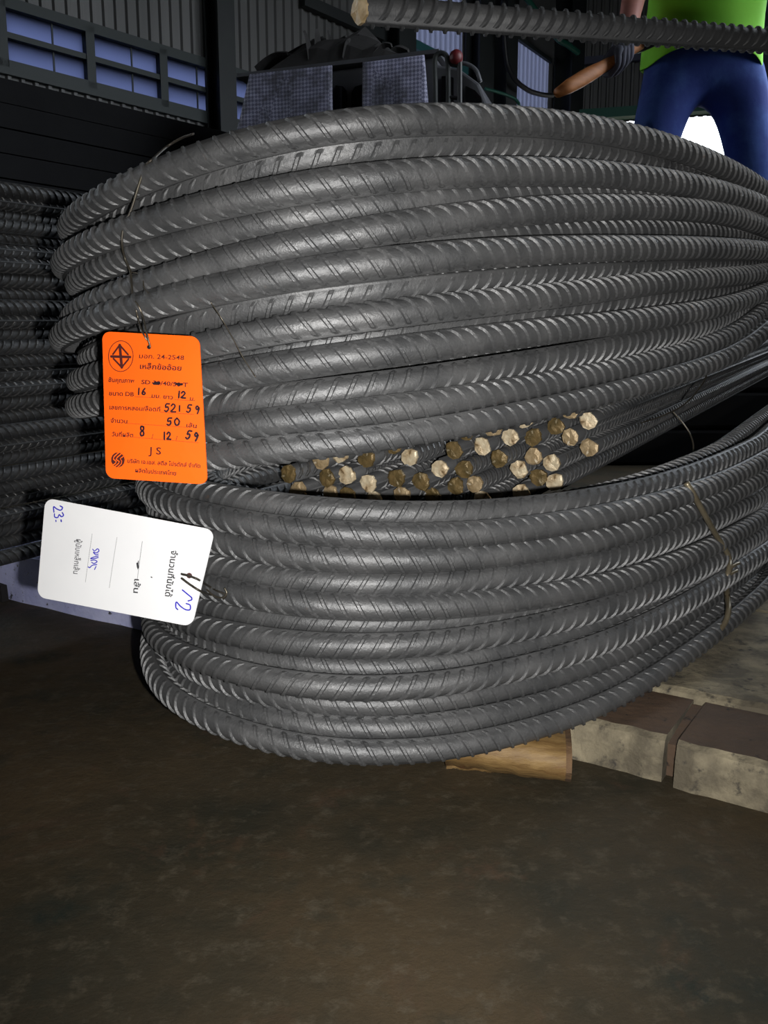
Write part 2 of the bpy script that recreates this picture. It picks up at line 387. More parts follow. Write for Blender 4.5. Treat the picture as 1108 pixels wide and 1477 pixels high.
# ================================================================== ribbed bars
def bar_arrays(pts, nrm, alpha, R=.0075, pitch=.0105, phase=0.0, ds=.005, n=14, rseg=10, hgt=.0016, adv=.0145, ribs=True, cap=(True, True)):
    pts = np.asarray(pts, float); seg = np.linalg.norm(np.diff(pts, axis=0), axis=1); S = np.concatenate([[0], np.cumsum(seg)])
    L = S[-1]; N = max(2, int(L/ds) + 1); s = np.linspace(0, L, N)
    ip = lambda A, x: np.stack([np.interp(x, S, A[:, k]) for k in range(3)], 1)
    C = ip(pts, s); T = np.gradient(C, axis=0); T /= np.linalg.norm(T, axis=1)[:, None]
    Nn = ip(np.asarray(nrm, float), s); Nn -= T*(Nn*T).sum(1)[:, None]; Nn /= np.linalg.norm(Nn, axis=1)[:, None]
    Bn = np.cross(Nn, T)
    al = np.interp(s, np.linspace(0, L, len(np.atleast_1d(alpha))), np.atleast_1d(alpha)) if np.size(alpha) > 1 else np.full(N, float(alpha))
    e = .17
    th = np.concatenate([[-e, -e*.55, e*.55, e], np.linspace(e, math.pi-e, n//2+1)[1:-1], [math.pi-e, math.pi-e*.55, math.pi+e*.55, math.pi+e], np.linspace(math.pi+e, 2*math.pi-e, n//2+1)[1:-1]])
    rr = np.full(len(th), R); k2 = 4 + n//2 - 1
    rr[[1, 2, k2+1, k2+2]] = R + .0012
    K = len(th)
    A = th[None, :] + al[:, None]
    V = C[:, None, :] + rr[None, :, None]*(np.cos(A)[..., None]*Nn[:, None, :] + np.sin(A)[..., None]*Bn[:, None, :])
    verts = [V.reshape(-1, 3)]
    i = np.arange(N-1)[:, None]*K; k = np.arange(K)[None, :]; k1 = (k+1) % K
    quads = [np.stack([i+k, i+k1, i+K+k1, i+K+k], -1).reshape(-1, 4)]; mats = [np.zeros(len(quads[0]), int)]
    base = N*K
    if ribs:
        sr = np.arange(.004 + phase*pitch, L - .004, pitch)
        for half in (0, 1):
            tt = np.linspace(.16, math.pi-.16, rseg); sg = 1 if half == 0 else -1
            s0 = (sr + (pitch*.5 if half else 0))[:, None] - adv*tt[None, :]/math.pi
            s0 = s0[(s0.min(1) > .002) & (s0.max(1) < L-.002)]
            if len(s0) == 0: continue
            h = hgt*np.clip(np.sin(tt)*1.9, 0, 1)**.8
            prof = ((-.00235, .00012), (-.00155, .00012), (-.00085, 1.0), (.00085, 1.0), (.00155, .00012), (.00235, .00012))
            rows = []
            for dx, hh in prof:
                sx = np.clip(s0 + dx, 0, L); shp = sx.shape; x = sx.ravel()
                f = lambda Q: np.stack([np.interp(x, s, Q[:, j]) for j in range(3)], 1)
                c_, n_, b_ = f(C), f(Nn), f(Bn); a_ = np.interp(x, s, al) + np.tile(sg*tt, shp[0])
                r_ = np.tile(R + (h if hh == 1.0 else hh), shp[0]) if hh == 1.0 else np.full(len(x), R + hh)
                rows.append((c_ + r_[:, None]*(np.cos(a_)[:, None]*n_ + np.sin(a_)[:, None]*b_)).reshape(shp + (3,)))
            RV = np.stack(rows, 2)                    # ribs, seg, 6, 3
            m, g = RV.shape[:2]; verts.append(RV.reshape(-1, 3))
            I = base + np.arange(m)[:, None, None]*g*6 + np.arange(g-1)[None, :, None]*6 + np.arange(5)[None, None, :]
            Q = np.stack([I, I+1, I+7, I+6], -1).reshape(-1, 4)
            if half: Q = Q[:, ::-1]
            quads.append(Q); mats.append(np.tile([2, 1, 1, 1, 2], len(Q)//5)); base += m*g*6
    caps = []
    if cap[0]: caps.append(np.arange(K)[::-1])
    if cap[1]: caps.append((N-1)*K + np.arange(K))
    return np.concatenate(verts), np.concatenate(quads), np.concatenate(mats), caps
def bar_mesh(name, *a, **k):
    V, Q, Mi, caps = bar_arrays(*a, **k)
    me = bpy.data.meshes.new(name)
    nl = len(Q)*4 + sum(len(c) for c in caps); npoly = len(Q) + len(caps)
    me.vertices.add(len(V)); me.vertices.foreach_set('co', V.ravel())
    me.loops.add(nl); me.loops.foreach_set('vertex_index', np.concatenate([Q.ravel()] + caps).astype(np.int32))
    me.polygons.add(npoly)
    tot = np.concatenate([np.full(len(Q), 4), [len(c) for c in caps]]).astype(np.int32)
    me.polygons.foreach_set('loop_start', np.concatenate([[0], np.cumsum(tot)[:-1]]).astype(np.int32))
    me.polygons.foreach_set('use_smooth', np.concatenate([Mi == 0, np.zeros(len(caps), bool)]))
    me.update(calc_edges=True); me.validate()
    me.polygons.foreach_set('material_index', np.concatenate([Mi, np.zeros(len(caps), int)]).astype(np.int32))
    me.update()
    return me

# ------------------------------------------------------------------ the two bent bundles
def footprint(x0, Z0, psi_tab, left_tangent_px, x_left):
    """plan curve of the bend, nearest face towards the photographer; psi is the heading of the bars (0 = straight away)."""
    px = np.arange(x0, 1121, 4.0); beta = np.arctan((px - 554)/F_PX)
    ps = np.radians(np.interp(px, *zip(*psi_tab)))
    rho = [Z0/math.cos(beta[0])]
    for i in range(1, len(px)):
        d = (ps[i]+ps[i-1])/2 - (beta[i]+beta[i-1])/2
        rho.append(rho[-1]*math.exp((beta[i]-beta[i-1])/math.tan(d)))
    rho = np.array(rho); right = np.stack([rho*np.sin(beta), rho*np.cos(beta)], 1)
    pl = np.arange(x0, x_left-1, -4.0); bl = np.arctan((pl - 554)/F_PX); pl_s = np.radians(np.interp(pl, *zip(*psi_tab)))
    r2 = [Z0/math.cos(bl[0])]
    for i in range(1, len(pl)):
        d = (pl_s[i]+pl_s[i-1])/2 - (bl[i]+bl[i-1])/2
        r2.append(r2[-1]*math.exp((bl[i]-bl[i-1])/math.tan(d)))
    r2 = np.array(r2); left = np.stack([r2*np.sin(bl), r2*np.cos(bl)], 1)
    pa = pl_s[-1]; start = left[-1]; psi_end = math.atan2(N_DIR[0], N_DIR[1]) + math.pi
    def arc(r):
        a = np.linspace(pa, psi_end, 26)[1:]
        c = start - r*np.array([math.cos(pa), -math.sin(pa)])      # going backwards along the bar the heading grows
        return np.array([c + r*np.array([math.cos(t), -math.sin(t)]) for t in a])
    lo, hi = .05, .6
    for _ in range(40):
        r = (lo+hi)/2; q = arc(r); m = (554 + F_PX*q[:, 0]/q[:, 1]).min()
        if m < left_tangent_px: hi = r
        else: lo = r
    q = arc(r)
    leg = np.array([q[-1] + N_DIR[:2]*t for t in np.linspace(.02, .75, 24)])
    tail = np.array([right[-1] + N_DIR[:2]*t for t in np.linspace(.02, .75, 24)])
    path = np.concatenate([leg[::-1], q[::-1], left[::-1][:-1], right, tail])
    seg = np.linalg.norm(np.diff(path, axis=0), axis=1); S = np.concatenate([[0], np.cumsum(seg)])
    s = np.linspace(0, S[-1], 260); path = np.stack([np.interp(s, S, path[:, k]) for k in (0, 1)], 1)
    for _ in range(6): path[1:-1] = .25*path[:-2] + .5*path[1:-1] + .25*path[2:]
    T = np.gradient(path, axis=0); T /= np.linalg.norm(T, axis=1)[:, None]
    return path, np.stack([T[:, 1], -T[:, 0]], 1), s            # path, outward normal, arc length

def lay_bundle(fp, bars, D, INSET, iters=400, rise=.05):
    """bars: list of (offset, trace).  Puts every bar on the bend through its traced heights, then pushes bars apart that would cut each other."""
    path, nor, s = fp; M = len(path); nb = len(bars)
    O = np.zeros((nb, M)); Z = np.zeros((nb, M)); bb0 = math.atan2(310-554, F_PX); bq = np.arctan2(path[:, 0], path[:, 1]); i0 = int(np.argmin(bq[:M*3//5])); s_in = s[i0 + int(np.argmax(bq[i0:] > bb0))]
    for b, (off, tr) in enumerate(bars):
        q = path + nor*off; be = np.arctan2(q[:, 0], q[:, 1]); i0 = int(np.argmin(be[:M*3//5])); front = np.arange(i0, M)
        bf = np.maximum.accumulate(be[front]); xs, zs = [], []
        for px, py in tr:
            r = ray(px, py); bb = math.atan2(r[0], r[1]); si = np.interp(bb, bf, s[front]); 
            pp = np.array([np.interp(si, s, q[:, k]) for k in (0, 1)]); t = np.linalg.norm(pp)/math.hypot(r[0], r[1])
            xs.append(si); zs.append(CAM_H + r[2]*t)
        o = np.argsort(xs); xs = np.array(xs)[o]; zs = np.array(zs)[o]
        z = np.interp(s, xs, zs)
        right = s > xs[-1]; sl = np.clip((zs[-1]-np.interp(xs[-1]-.12, xs, zs))/.12, -.03, .25); z[right] = zs[-1] + .09*(s[right]-xs[-1]) + (sl-.09)*.10*(1-np.exp(-(s[right]-xs[-1])/.10))
        leftm = s < xs[0]; z[leftm] = zs[0] + rise*(xs[0]-s[leftm])
        for _ in range(30): z[1:-1] = .25*z[:-2] + .5*z[1:-1] + .25*z[2:]
        O[b] = off; Z[b] = z
    O += INSET[:, None]*np.clip((s_in - s)/.16, 0, 1)[None, :]**1.2
    O0, Z0 = O.copy(), Z.copy()
    for it in range(iters):
        dO = np.zeros_like(O); dZ = np.zeros_like(Z)
        for a in range(nb):
            for b in range(a+1, min(nb, a+6)):
                do = O[b]-O[a]; dz = Z[b]-Z[a]; d = np.sqrt(do*do + dz*dz) + 1e-9; ov = np.clip(D - d, 0, None)
                if ov.max() <= 0: continue
                uo = do*3.0; uo = np.where(np.abs(uo) < .002, np.sign(O0[b]-O0[a]+1e-6)*.002, uo); uz = dz
                n = np.sqrt(uo*uo + uz*uz) + 1e-9
                k = .30*ov
                dO[a] -= k*uo/n; dO[b] += k*uo/n; dZ[a] -= k*uz/n; dZ[b] += k*uz/n
        w = .012 if it < iters*.75 else .002
        O += dO - w*(O-O0)*.5; Z += dZ - w*(Z-Z0)
        if it % 3 == 0 and it < iters*.85:
            for A in (O, Z): A[:, 1:-1] = .2*A[:, :-2] + .6*A[:, 1:-1] + .2*A[:, 2:]
    P3 = np.zeros((nb, M, 3))
    P3[:, :, :2] = path[None] + nor[None]*O[..., None]; P3[:, :, 2] = Z
    return P3

rd = math.radians
DEBUG = False
UPPER = [   # offset from the bend line, face turned to the viewer (degrees), traced centre line
 (-.014, -90, [(122,325),(145,305),(167,288),(200,270),(240,250),(270,238),(360,212),(460,190),(560,179),(660,174),(760,174),(860,187),(960,212),(1060,255),(1108,288)]),
 (-.020, 28, [(156,323),(188,306),(232,293),(275,275),(360,247),(460,224),(560,214),(660,207),(760,208),(860,216),(960,238),(1060,271),(1108,300)]),
 (-.006, -90, [(96,388),(112,371),(130,360),(151,349),(182,339),(214,327),(253,314),(360,289),(460,270),(560,258),(660,250),(760,247),(860,250),(960,262),(1060,284),(1108,311)]),
 (-.012, -90, [(116,410),(128,397),(145,384),(167,373),(199,366),(232,358),(275,347),(360,327),(460,311),(560,294),(660,283),(760,277),(860,277),(960,283),(1060,299),(1108,319)]),
 (-.006, -88, [(98,470),(123,446),(145,436),(167,429),(199,418),(232,407),(275,392),(360,372),(460,350),(560,330),(660,313),(760,302),(860,297),(960,299),(1060,311),(1108,327)]),
 (-.022, -90, [(200,425),(275,412),(360,390),(460,372),(560,354),(660,340),(760,336),(860,333),(960,331),(1060,336),(1108,345)]),
 (.0, -90, [(84,496),(106,477),(128,464),(156,455),(188,449),(221,442),(264,431),(360,408),(460,392),(560,378),(660,368),(760,360),(860,358),(960,357),(1060,359),(1108,363)]),
 (-.017, 25, [(130,522),(150,508),(200,487),(250,473),(300,459),(360,442),(460,428),(560,416),(660,405),(760,394),(860,389),(960,385),(1060,381),(1108,378)]),
 (-.009, -68, [(112,556),(150,545),(200,525),(250,508),(300,495),(360,483),(460,467),(560,452),(660,442),(760,432),(860,420),(960,405),(1060,400),(1108,391)]),
 (-.020, 70, [(150,560),(200,548),(250,535),(300,525),(360,512),(460,496),(560,482),(660,465),(760,456),(860,440),(960,429),(1060,420),(1108,403)]),
 (-.007, -90, [(107,591),(150,585),(200,572),(250,557),(300,545),(360,533),(460,521),(560,507),(660,494),(760,479),(860,470),(960,456),(1060,440),(1108,416)]),
 (-.012, 85, [(160,620),(200,612),(250,602),(300,590),(360,577),(460,571),(560,559),(660,543),(760,527),(860,508),(960,485),(1060,464),(1108,427)]),
 (-.009, -95, [(165,642),(200,636),(250,627),(300,617),(360,606),(460,602),(560,592),(660,576),(760,560),(860,540),(960,518),(1060,486),(1108,437)]),
 (-.007, -112, [(170,675),(200,671),(250,665),(300,658),(360,647),(460,638),(560,628),(660,611),(760,592),(860,570),(960,543),(1060,507),(1108,447)]),
]
PSI_U = [(100,146),(120,142),(200,126),(300,113),(400,98),(500,80),(600,64),(700,51),(860,49),(960,46),(1060,41),(1120,38)]
FP_U = footprint(500, .465, PSI_U, 99, 210)
LOWER = [
 (-.012, 90, [(240,697),(300,711),(360,722),(460,736),(560,743),(660,743),(760,737),(860,722),(960,700),(1060,661),(1108,632)]),
 (-.004, -90, [(212,702),(240,722),(300,740),(360,755),(460,769),(560,774),(660,771),(760,764),(860,744),(960,721),(1060,685),(1108,655)]),
 (-.006, -90, [(215,725),(240,745),(300,776),(360,793),(460,807),(560,809),(660,804),(760,797),(860,780),(960,751),(1060,711),(1108,680)]),
 (-.012, 90, [(200,770),(240,790),(300,815),(360,827),(460,841),(560,843),(660,838),(760,828),(860,811),(960,782),(1060,736),(1108,705)]),
 (-.006, -78, [(200,800),(240,820),(300,842),(360,855),(460,872),(560,876),(660,872),(760,864),(860,847),(960,817),(1060,770),(1108,735)]),
 (-.018, 64, [(200,840),(240,852),(300,870),(360,882),(460,898),(560,900),(660,893),(760,883),(860,863),(960,832),(1060,780),(1108,745)]),
 (-.010, 90, [(200,860),(240,880),(300,902),(360,915),(460,931),(560,928),(660,924),(760,904),(860,878),(960,840),(1060,790),(1108,755)]),
 (-.016, -90, [(200,880),(240,905),(300,928),(360,943),(460,961),(560,964),(660,952),(760,932),(860,901),(960,856),(1060,803),(1108,768)]),
 (.0, 90, [(199,895),(210,907),(240,928),(300,952),(360,972),(460,992),(560,995),(660,980),(760,965),(860,931),(960,885),(1060,823),(1108,786)]),
 (-.014, -90, [(215,930),(240,948),(300,971),(360,992),(460,1015),(560,1015),(660,1003),(760,989),(860,957),(960,908),(1060,838),(1108,797)]),
 (-.020, -90, [(215,936),(240,957),(300,985),(360,1007),(460,1032),(560,1029),(660,1020),(760,1006),(860,978),(960,920),(1060,847),(1108,805)]),
 (-.012, -90, [(208,935),(240,966),(300,997),(360,1024),(460,1050),(560,1048),(660,1041),(760,1022),(860,990),(960,934),(1060,856),(1108,811)]),
 (-.004, -90, [(203,920),(210,942),(240,980),(300,1019),(360,1048),(460,1077),(560,1081),(660,1072),(760,1051),(860,1014),(960,949),(1060,873),(1108,820)]),
]
PSI_L = [(180,150),(240,137),(300,126),(400,107),(500,91),(600,77),(700,64),(860,57),(960,49),(1060,43),(1120,40)]
FP_L = footprint(500, .50, PSI_L, 207, 290)
ORD = ['topmost', 'second', 'third', 'fourth', 'fifth', 'sixth', 'seventh', 'eighth', 'ninth', 'tenth', 'eleventh', 'twelfth', 'thirteenth',
       'fourteenth', 'fifteenth', 'sixteenth', 'seventeenth', 'eighteenth', 'nineteenth', 'twentieth', 'twenty-first', 'twenty-second',
       'twenty-third', 'twenty-fourth', 'twenty-fifth', 'twenty-sixth', 'twenty-seventh', 'twenty-eighth', 'twenty-ninth', 'thirtieth', 'thirty-first', 'thirty-second']
rnd = random.Random(7)
def grow(P3, fp, angs, where, group, mats, detail=True):
    path, nor, s = fp; N3 = np.concatenate([nor, np.zeros((len(nor), 1))], 1)
    for b in range(len(P3)):
        a0 = rd(angs[b]); tw = rd(rnd.uniform(-9, 9))
        me = bar_mesh('rebar', P3[b], N3, np.array([a0-tw, a0, a0+tw]), phase=rnd.random(), pitch=.0105*rnd.uniform(.98, 1.02), **({} if detail else dict(ds=.012, n=10, rseg=6)))
        o = link('rebar', me, mats)
        w = 'topmost' if b == 0 else ('lowest' if b == len(P3)-1 else ORD[b] + ' from the top')
        tag(o, where % w, 'steel bar', group)
DB = .0154
PU = lay_bundle(FP_U, [(o, t) for o, a, t in UPPER], DB, np.array([0]*9 + [-.03, 0, -.03, -.035, -.035]))
PL = lay_bundle(FP_L, [(o, t) for o, a, t in LOWER], DB, np.zeros(13))
if DEBUG:
    for nm, Pq, B_ in (('U', PU, UPPER), ('L', PL, LOWER)):
        for b in range(len(B_)):
            rel = Pq[b]-CAM; zc = rel[:, 1]*CP - rel[:, 2]*SP; yc = rel[:, 1]*SP + rel[:, 2]*CP; X = 554+F_PX*rel[:, 0]/zc; Y = 738.5-F_PX*yc/zc; k = slice(90, 215)
            print(nm, b, [int(np.interp(q, X[k], Y[k])-np.interp(q, *zip(*B_[b][2]))) for q in (300, 460, 660, 860, 1060)], round(Pq[b][:, 2].min(), 3))
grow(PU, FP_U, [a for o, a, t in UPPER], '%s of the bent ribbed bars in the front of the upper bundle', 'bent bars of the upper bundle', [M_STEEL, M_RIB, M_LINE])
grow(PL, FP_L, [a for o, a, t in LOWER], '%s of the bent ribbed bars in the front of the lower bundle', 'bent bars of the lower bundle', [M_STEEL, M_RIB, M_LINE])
# rows of bars behind each front row, nested inside the bend
def inner(P3, fp, rows, extra_top=0.0):
    path, nor, s = fp; out = []
    zt, zb = P3[0, :, 2], P3[-1, :, 2]
    mino = np.array([((P3[b, :, :2]-path)*nor).sum(1) for b in range(len(P3))]).min(0)
    for _ in range(20): mino[1:-1] = .25*mino[:-2] + .5*mino[1:-1] + .25*mino[2:]
    k = np.linspace(.05, .90, rows)
    for j, t in enumerate(k):
        q = np.zeros((len(path), 3)); off = mino - .0185 - (.0 if j % 2 else .004)
        q[:, :2] = path + nor*off[:, None]
        q[:, 2] = zt + (zb-zt)*t + extra_top*(1-t); out.append(q)
    return np.array(out)
IU = inner(PU, FP_U, 10, -.006); IU2 = inner(IU, FP_U, 7, -.008); IL = inner(PL, FP_L, 7, .0)
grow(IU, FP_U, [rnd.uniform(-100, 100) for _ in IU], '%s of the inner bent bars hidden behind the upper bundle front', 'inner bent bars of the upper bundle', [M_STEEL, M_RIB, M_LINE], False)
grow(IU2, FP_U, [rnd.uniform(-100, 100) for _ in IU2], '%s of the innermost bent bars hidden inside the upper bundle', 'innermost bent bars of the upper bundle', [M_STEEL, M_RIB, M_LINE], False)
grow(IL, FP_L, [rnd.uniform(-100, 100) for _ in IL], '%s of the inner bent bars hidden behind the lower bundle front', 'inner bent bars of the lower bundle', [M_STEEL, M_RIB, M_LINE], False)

def surf(P3, fp, px, py, lift):
    """point on the front of a bundle under a pixel, lifted towards the viewer"""
    path, nor, s = fp; r = ray(px, py); h = r[:2]/np.linalg.norm(r[:2]); best = 9
    for b in range(len(P3)):
        q = P3[b]; t = (q[:, :2]@h); off = q[:, 0]*h[1]-q[:, 1]*h[0]
        for i in np.nonzero((off[:-1]*off[1:] <= 0))[0]:
            u = off[i]/(off[i]-off[i+1]+1e-12); tt = t[i] + (t[i+1]-t[i])*u; z = q[i, 2] + (q[i+1, 2]-q[i, 2])*u
            zr = CAM_H + r[2]*tt/np.linalg.norm(r[:2])
            d = abs(z-zr)
            if d < .012:
                dep = tt - math.sqrt(max(0, .009**2-d*d))*.9
                best = min(best, dep)
    if best > 8: return None
    return CAM + r*((best-lift)/np.linalg.norm(r[:2]))

# ------------------------------------------------------------------ cut bar ends in the gap
cd = N_DIR + UP*.085; cd /= np.linalg.norm(cd); cs = np.cross(cd, UP); cs /= np.linalg.norm(cs); cu = np.cross(cs, cd)
ENDS = [(65,318,1),(148,245,1),(208,215,0),(280,192,1),(182,275,2),(222,258,0),(268,230,2),(172,330,1),(285,305,0),(300,343,0),(360,188,2),(418,215,0),
        (382,285,2),(408,345,1),(520,260,0),(593,258,2),(568,190,2),(602,145,2),(583,318,2),(617,318,1),(650,348,0),(655,180,0),(690,130,1),(710,225,2),
        (755,150,0),(788,106,0),(820,152,2),(778,255,0),(818,222,1),(875,238,0),(838,285,2),(885,298,0),(783,334,0),(885,125,2),(945,148,1),(940,75,1),(985,108,0),(997,190,1),(240,350,2),(40,285,2),(470,300,2),(500,330,2)]
E0 = [];  
for ex, ey, k in ENDS:
    px, py = 400 + ex/2.216, 560 + ey/2.216
    E0.append(P(px, py, .735 + .00012*(px-600) + rnd.uniform(-.008, .008)))
E0 = np.array(E0); ab = np.stack([E0@cs, E0@cu], 1); ab0 = ab.copy()
for it in range(500):
    d = ab[:, None]-ab[None]; r = np.linalg.norm(d, axis=2) + np.eye(len(ab)); ov = np.clip(.0160-r, 0, None)
    ab += (.3*ov/r)[..., None].__mul__(d).sum(1) - .004*(ab-ab0)*(it < 400)
E1 = E0 + (ab-ab0)[:, :1]*cs + (ab-ab0)[:, 1:]*cu
shared = []
for k in range(4):
    pts = np.array([[0, 0, 0], [.6, 0, 0], [1.35, 0, 0]]); shared.append(bar_mesh('rebar', pts, np.tile([0, -1.0, 0], (3, 1)), rd(k*47), phase=k*.27, ds=.2, R=.0078, n=14, rseg=7, cap=(True, True)))
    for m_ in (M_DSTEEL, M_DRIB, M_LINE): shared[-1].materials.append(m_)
rotm = Matrix((tuple(cd), tuple(-cs), tuple(cu))).transposed()
caps_me = []
for k in range(5):
    r_ = random.Random(k+3); q = MB(); ring = []; m = 9
    for j in range(m):
        a = 2*math.pi*j/m; rr = .0084*r_.uniform(.88, 1.12); ring.append((-.0014 + r_.uniform(-.0008, .0008), rr*math.cos(a), rr*math.sin(a)))
    oy, oz = r_.uniform(-.002, .002), r_.uniform(-.002, .002); mid = [(-.0022 + r_.uniform(-.0005, .0005), .62*y+oy, .62*z+oz) for x, y, z in ring]; back = [(.001, y, z) for x, y, z in ring]
    q.add(ring + mid + back + [(-.0023, oy, oz)], [(j, (j+1) % m, m+(j+1) % m, m+j) for j in range(m)] + [(m+j, m+(j+1) % m, 3*m) for j in range(m)] + [((j+1) % m, j, 2*m+j, 2*m+(j+1) % m) for j in range(m)])
    for mi in range(3):
        me = q.mesh('cut_end'); me.materials.append(M_CUTS[mi]); caps_me.append(me)
TONE = ['pale cream', 'tan', 'dark brown']
order = sorted(range(len(ENDS)), key=lambda i: ENDS[i][0])
cnt = {0: 0, 1: 0, 2: 0}; lab = {}
for i in order: cnt[ENDS[i][2]] += 1; lab[i] = cnt[ENDS[i][2]]
for i, (ex, ey, k) in enumerate(ENDS):
    o = link('rebar', shared[i % 4]); o.matrix_world = Matrix.Translation(Vector(E1[i])) @ rotm.to_4x4()
    w = ORD[lab[i]-1]; w = 'leftmost' if lab[i] == 1 else w + ' from the left'
    tag(o, 'bar with a %s cut end, %s' % (TONE[k], 'leftmost of the %s ends' % TONE[k].split()[-1] if lab[i] == 1 else '%s %s one from the left' % (ORD[lab[i]-1], TONE[k].split()[-1])), 'steel bar', 'straight bars with cut ends between the bundles')
    c = bpy.data.objects.new('cut_end', caps_me[(i % 5)*3 + k]); COL.objects.link(c); c.parent = o
    c.rotation_euler = (rnd.uniform(0, 6), 0, 0); c['label'] = '%s cut end' % TONE[k]

# ------------------------------------------------------------------ pile of straight bars at the left
ld = N_DIR + UP*.05; ld /= np.linalg.norm(ld); ls = np.cross(ld, UP); ls /= np.linalg.norm(ls); lu = np.cross(ls, ld)
rotl = Matrix((tuple(ld), tuple(-ls), tuple(lu))).transposed()
pile = []
for k in range(6):
    pts = np.array([[-1.0, 0, 0], [0, 0, 0], [.62, 0, 0]]); pile.append(bar_mesh('rebar', pts, np.tile([0, -1.0, 0], (3, 1)), rd([-90, 90, 20, -60, 110, 0][k]), phase=k*.23, ds=.2, n=14, rseg=7))
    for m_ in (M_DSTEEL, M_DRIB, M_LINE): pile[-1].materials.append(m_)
# rows from the photograph's left edge, top to bottom
ys = [262, 280, 300, 318, 334, 364, 384, 405, 424, 444, 463, 482, 501, 520, 540, 560, 580, 600, 620, 640, 660, 680, 700, 720, 740, 760, 780, 798]
base_p = P(20, 798, .98)
for i, y in enumerate(ys):
    p = on_plane(20, y, base_p + ls*0, ls)
    depth = .008*((i*7) % 3 - 1) + (.06 if i < 5 else 0)
    p = p - ls*depth
    o = link('rebar', pile[(i*5+i//3) % 6]); o.matrix_world = Matrix.Translation(Vector(p)) @ rotl.to_4x4()
    tag(o, '%s straight ribbed bar of the dark pile beside the bundles' % ('topmost' if i == 0 else ('lowest' if i == len(ys)-1 else ORD[i] + ' from the top')), 'steel bar', 'straight bars of the left pile')

# pale blue painted beam under the left pile
bf, br = floor_at(0, 862), floor_at(190, 907); bd = (br-bf)/np.linalg.norm(br-bf); bn = np.array([-bd[1], bd[0], 0])
beam_h = .060
beam = empty('painted_beam', bf)
q = MB(); a, b_ = -bd*.5, bd*.50; nseg = 22; rj = random.Random(5)
for i in range(nseg):
    pa, pb = a + (b_-a)*i/nseg, a + (b_-a)*(i+1)/nseg
    if i == 0: ja = rj.uniform(-.003, .003)
    jb = rj.uniform(-.003, .003)
    q.hexa([pa-bn*ja, pb-bn*jb, pb+bn*.10, pa+bn*.10], [pa+UP*beam_h, pb+UP*beam_h, pb+bn*.10+UP*beam_h, pa+bn*.10+UP*beam_h]); ja = jb
q.build('painted_block', M_LAV, beam)
q = MB()
for t in (.01,):
    p = bd*t - bn*.012; q.hexa([p, p+bd*.014, p+bd*.012+bn*.01, p+bn*.01], [p+UP*.026, p+bd*.012+UP*.022, p+bd*.01+bn*.01+UP*.02, p+bn*.01+UP*.02])
q.build('broken_peg', M_RAG, beam)
tag(beam, 'pale blue painted sleeper beam under the dark straight pile', 'beam')

# ------------------------------------------------------------------ concrete plinth at the right
k0, k1 = floor_at(850, 1100), floor_at(1108, 1168); kd = (k1-k0)/np.linalg.norm(k1-k0); kn = np.array([-kd[1], kd[0], 0]); SH = .032
def plinth_pt(t, n, z): return k0 + kd*t + kn*n + UP*z
plinth = empty('concrete_plinth', k0)
M_STAIN = mat('rust_stained_concrete', (.095, .056, .032), .85, 0, col2=(.05, .032, .020), scale=10, bump=.8, bscale=90, spots=(.01, .008, .007), spot_scale=60, spot_lo=.60, spot_hi=.66)
tg = float(np.dot(floor_at(960, 1130) - k0, kd))
def block(name, t0, t1, n0, n1, seed, mats, h=SH):
    r_ = random.Random(seed); q = MB(); nx = max(3, int((t1-t0)/.012)); rows = [n0, n0+.004, (n0+n1)/2, n1]
    V = []; 
    je = lambda: r_.uniform(-.0010, .0010)
    front = [(t0 + (t1-t0)*i/nx, n0 + je(), h + je()*.5) for i in range(nx+1)]
    for t, n, z in front: V += [plinth_pt(t, n-.001, 0)-k0, plinth_pt(t, n, z*.55)-k0, plinth_pt(t, n+.003, z-.003)-k0, plinth_pt(t, n+.008+je(), z)-k0, plinth_pt(t, n1, h)-k0, plinth_pt(t, n1, 0)-k0]
    f = []; mi = []
    for i in range(nx):
        for k in range(5):
            f.append((i*6+k, (i+1)*6+k, (i+1)*6+k+1, i*6+k+1)); mi.append(1 if k == 3 else 0)
    f += [tuple(range(5, -1, -1)), tuple(nx*6+k for k in range(6))]; mi += [0, 0]
    q.add(V, f); me = q.mesh(name); o = link(name, me, mats, plinth); me.polygons.foreach_set('material_index', mi); return o
block('concrete_block', -.22, tg-.003, 0, .085, 1, [M_CONC, M_STAIN])
block('concrete_block', tg+.006, .60, -.004, .085, 2, [M_CONC, M_STAIN])
block('concrete_block', -.30, .16, .088, .36, 3, [M_CONC, M_CONC], SH+.004)
block('concrete_block', .166, .60, .088, .36, 4, [M_CONC, M_CONC], SH+.003)
block('concrete_block', -.34, .60, .366, .95, 5, [M_CONC, M_CONC], SH+.004)
q = MB(); q.hexa([plinth_pt(tg-.003, .012, 0)-k0, plinth_pt(tg+.006, .012, 0)-k0, plinth_pt(tg+.006, .08, 0)-k0, plinth_pt(tg-.003, .08, 0)-k0],
                 [plinth_pt(tg-.003, .012, SH*.75)-k0, plinth_pt(tg+.006, .012, SH*.75)-k0, plinth_pt(tg+.006, .08, SH*.95)-k0, plinth_pt(tg-.003, .08, SH*.95)-k0])
q.build('dirt_joint', M_STAIN, plinth)
tag(plinth, 'broken low concrete plinth with a rust brown band beside the lower bundle', 'plinth')

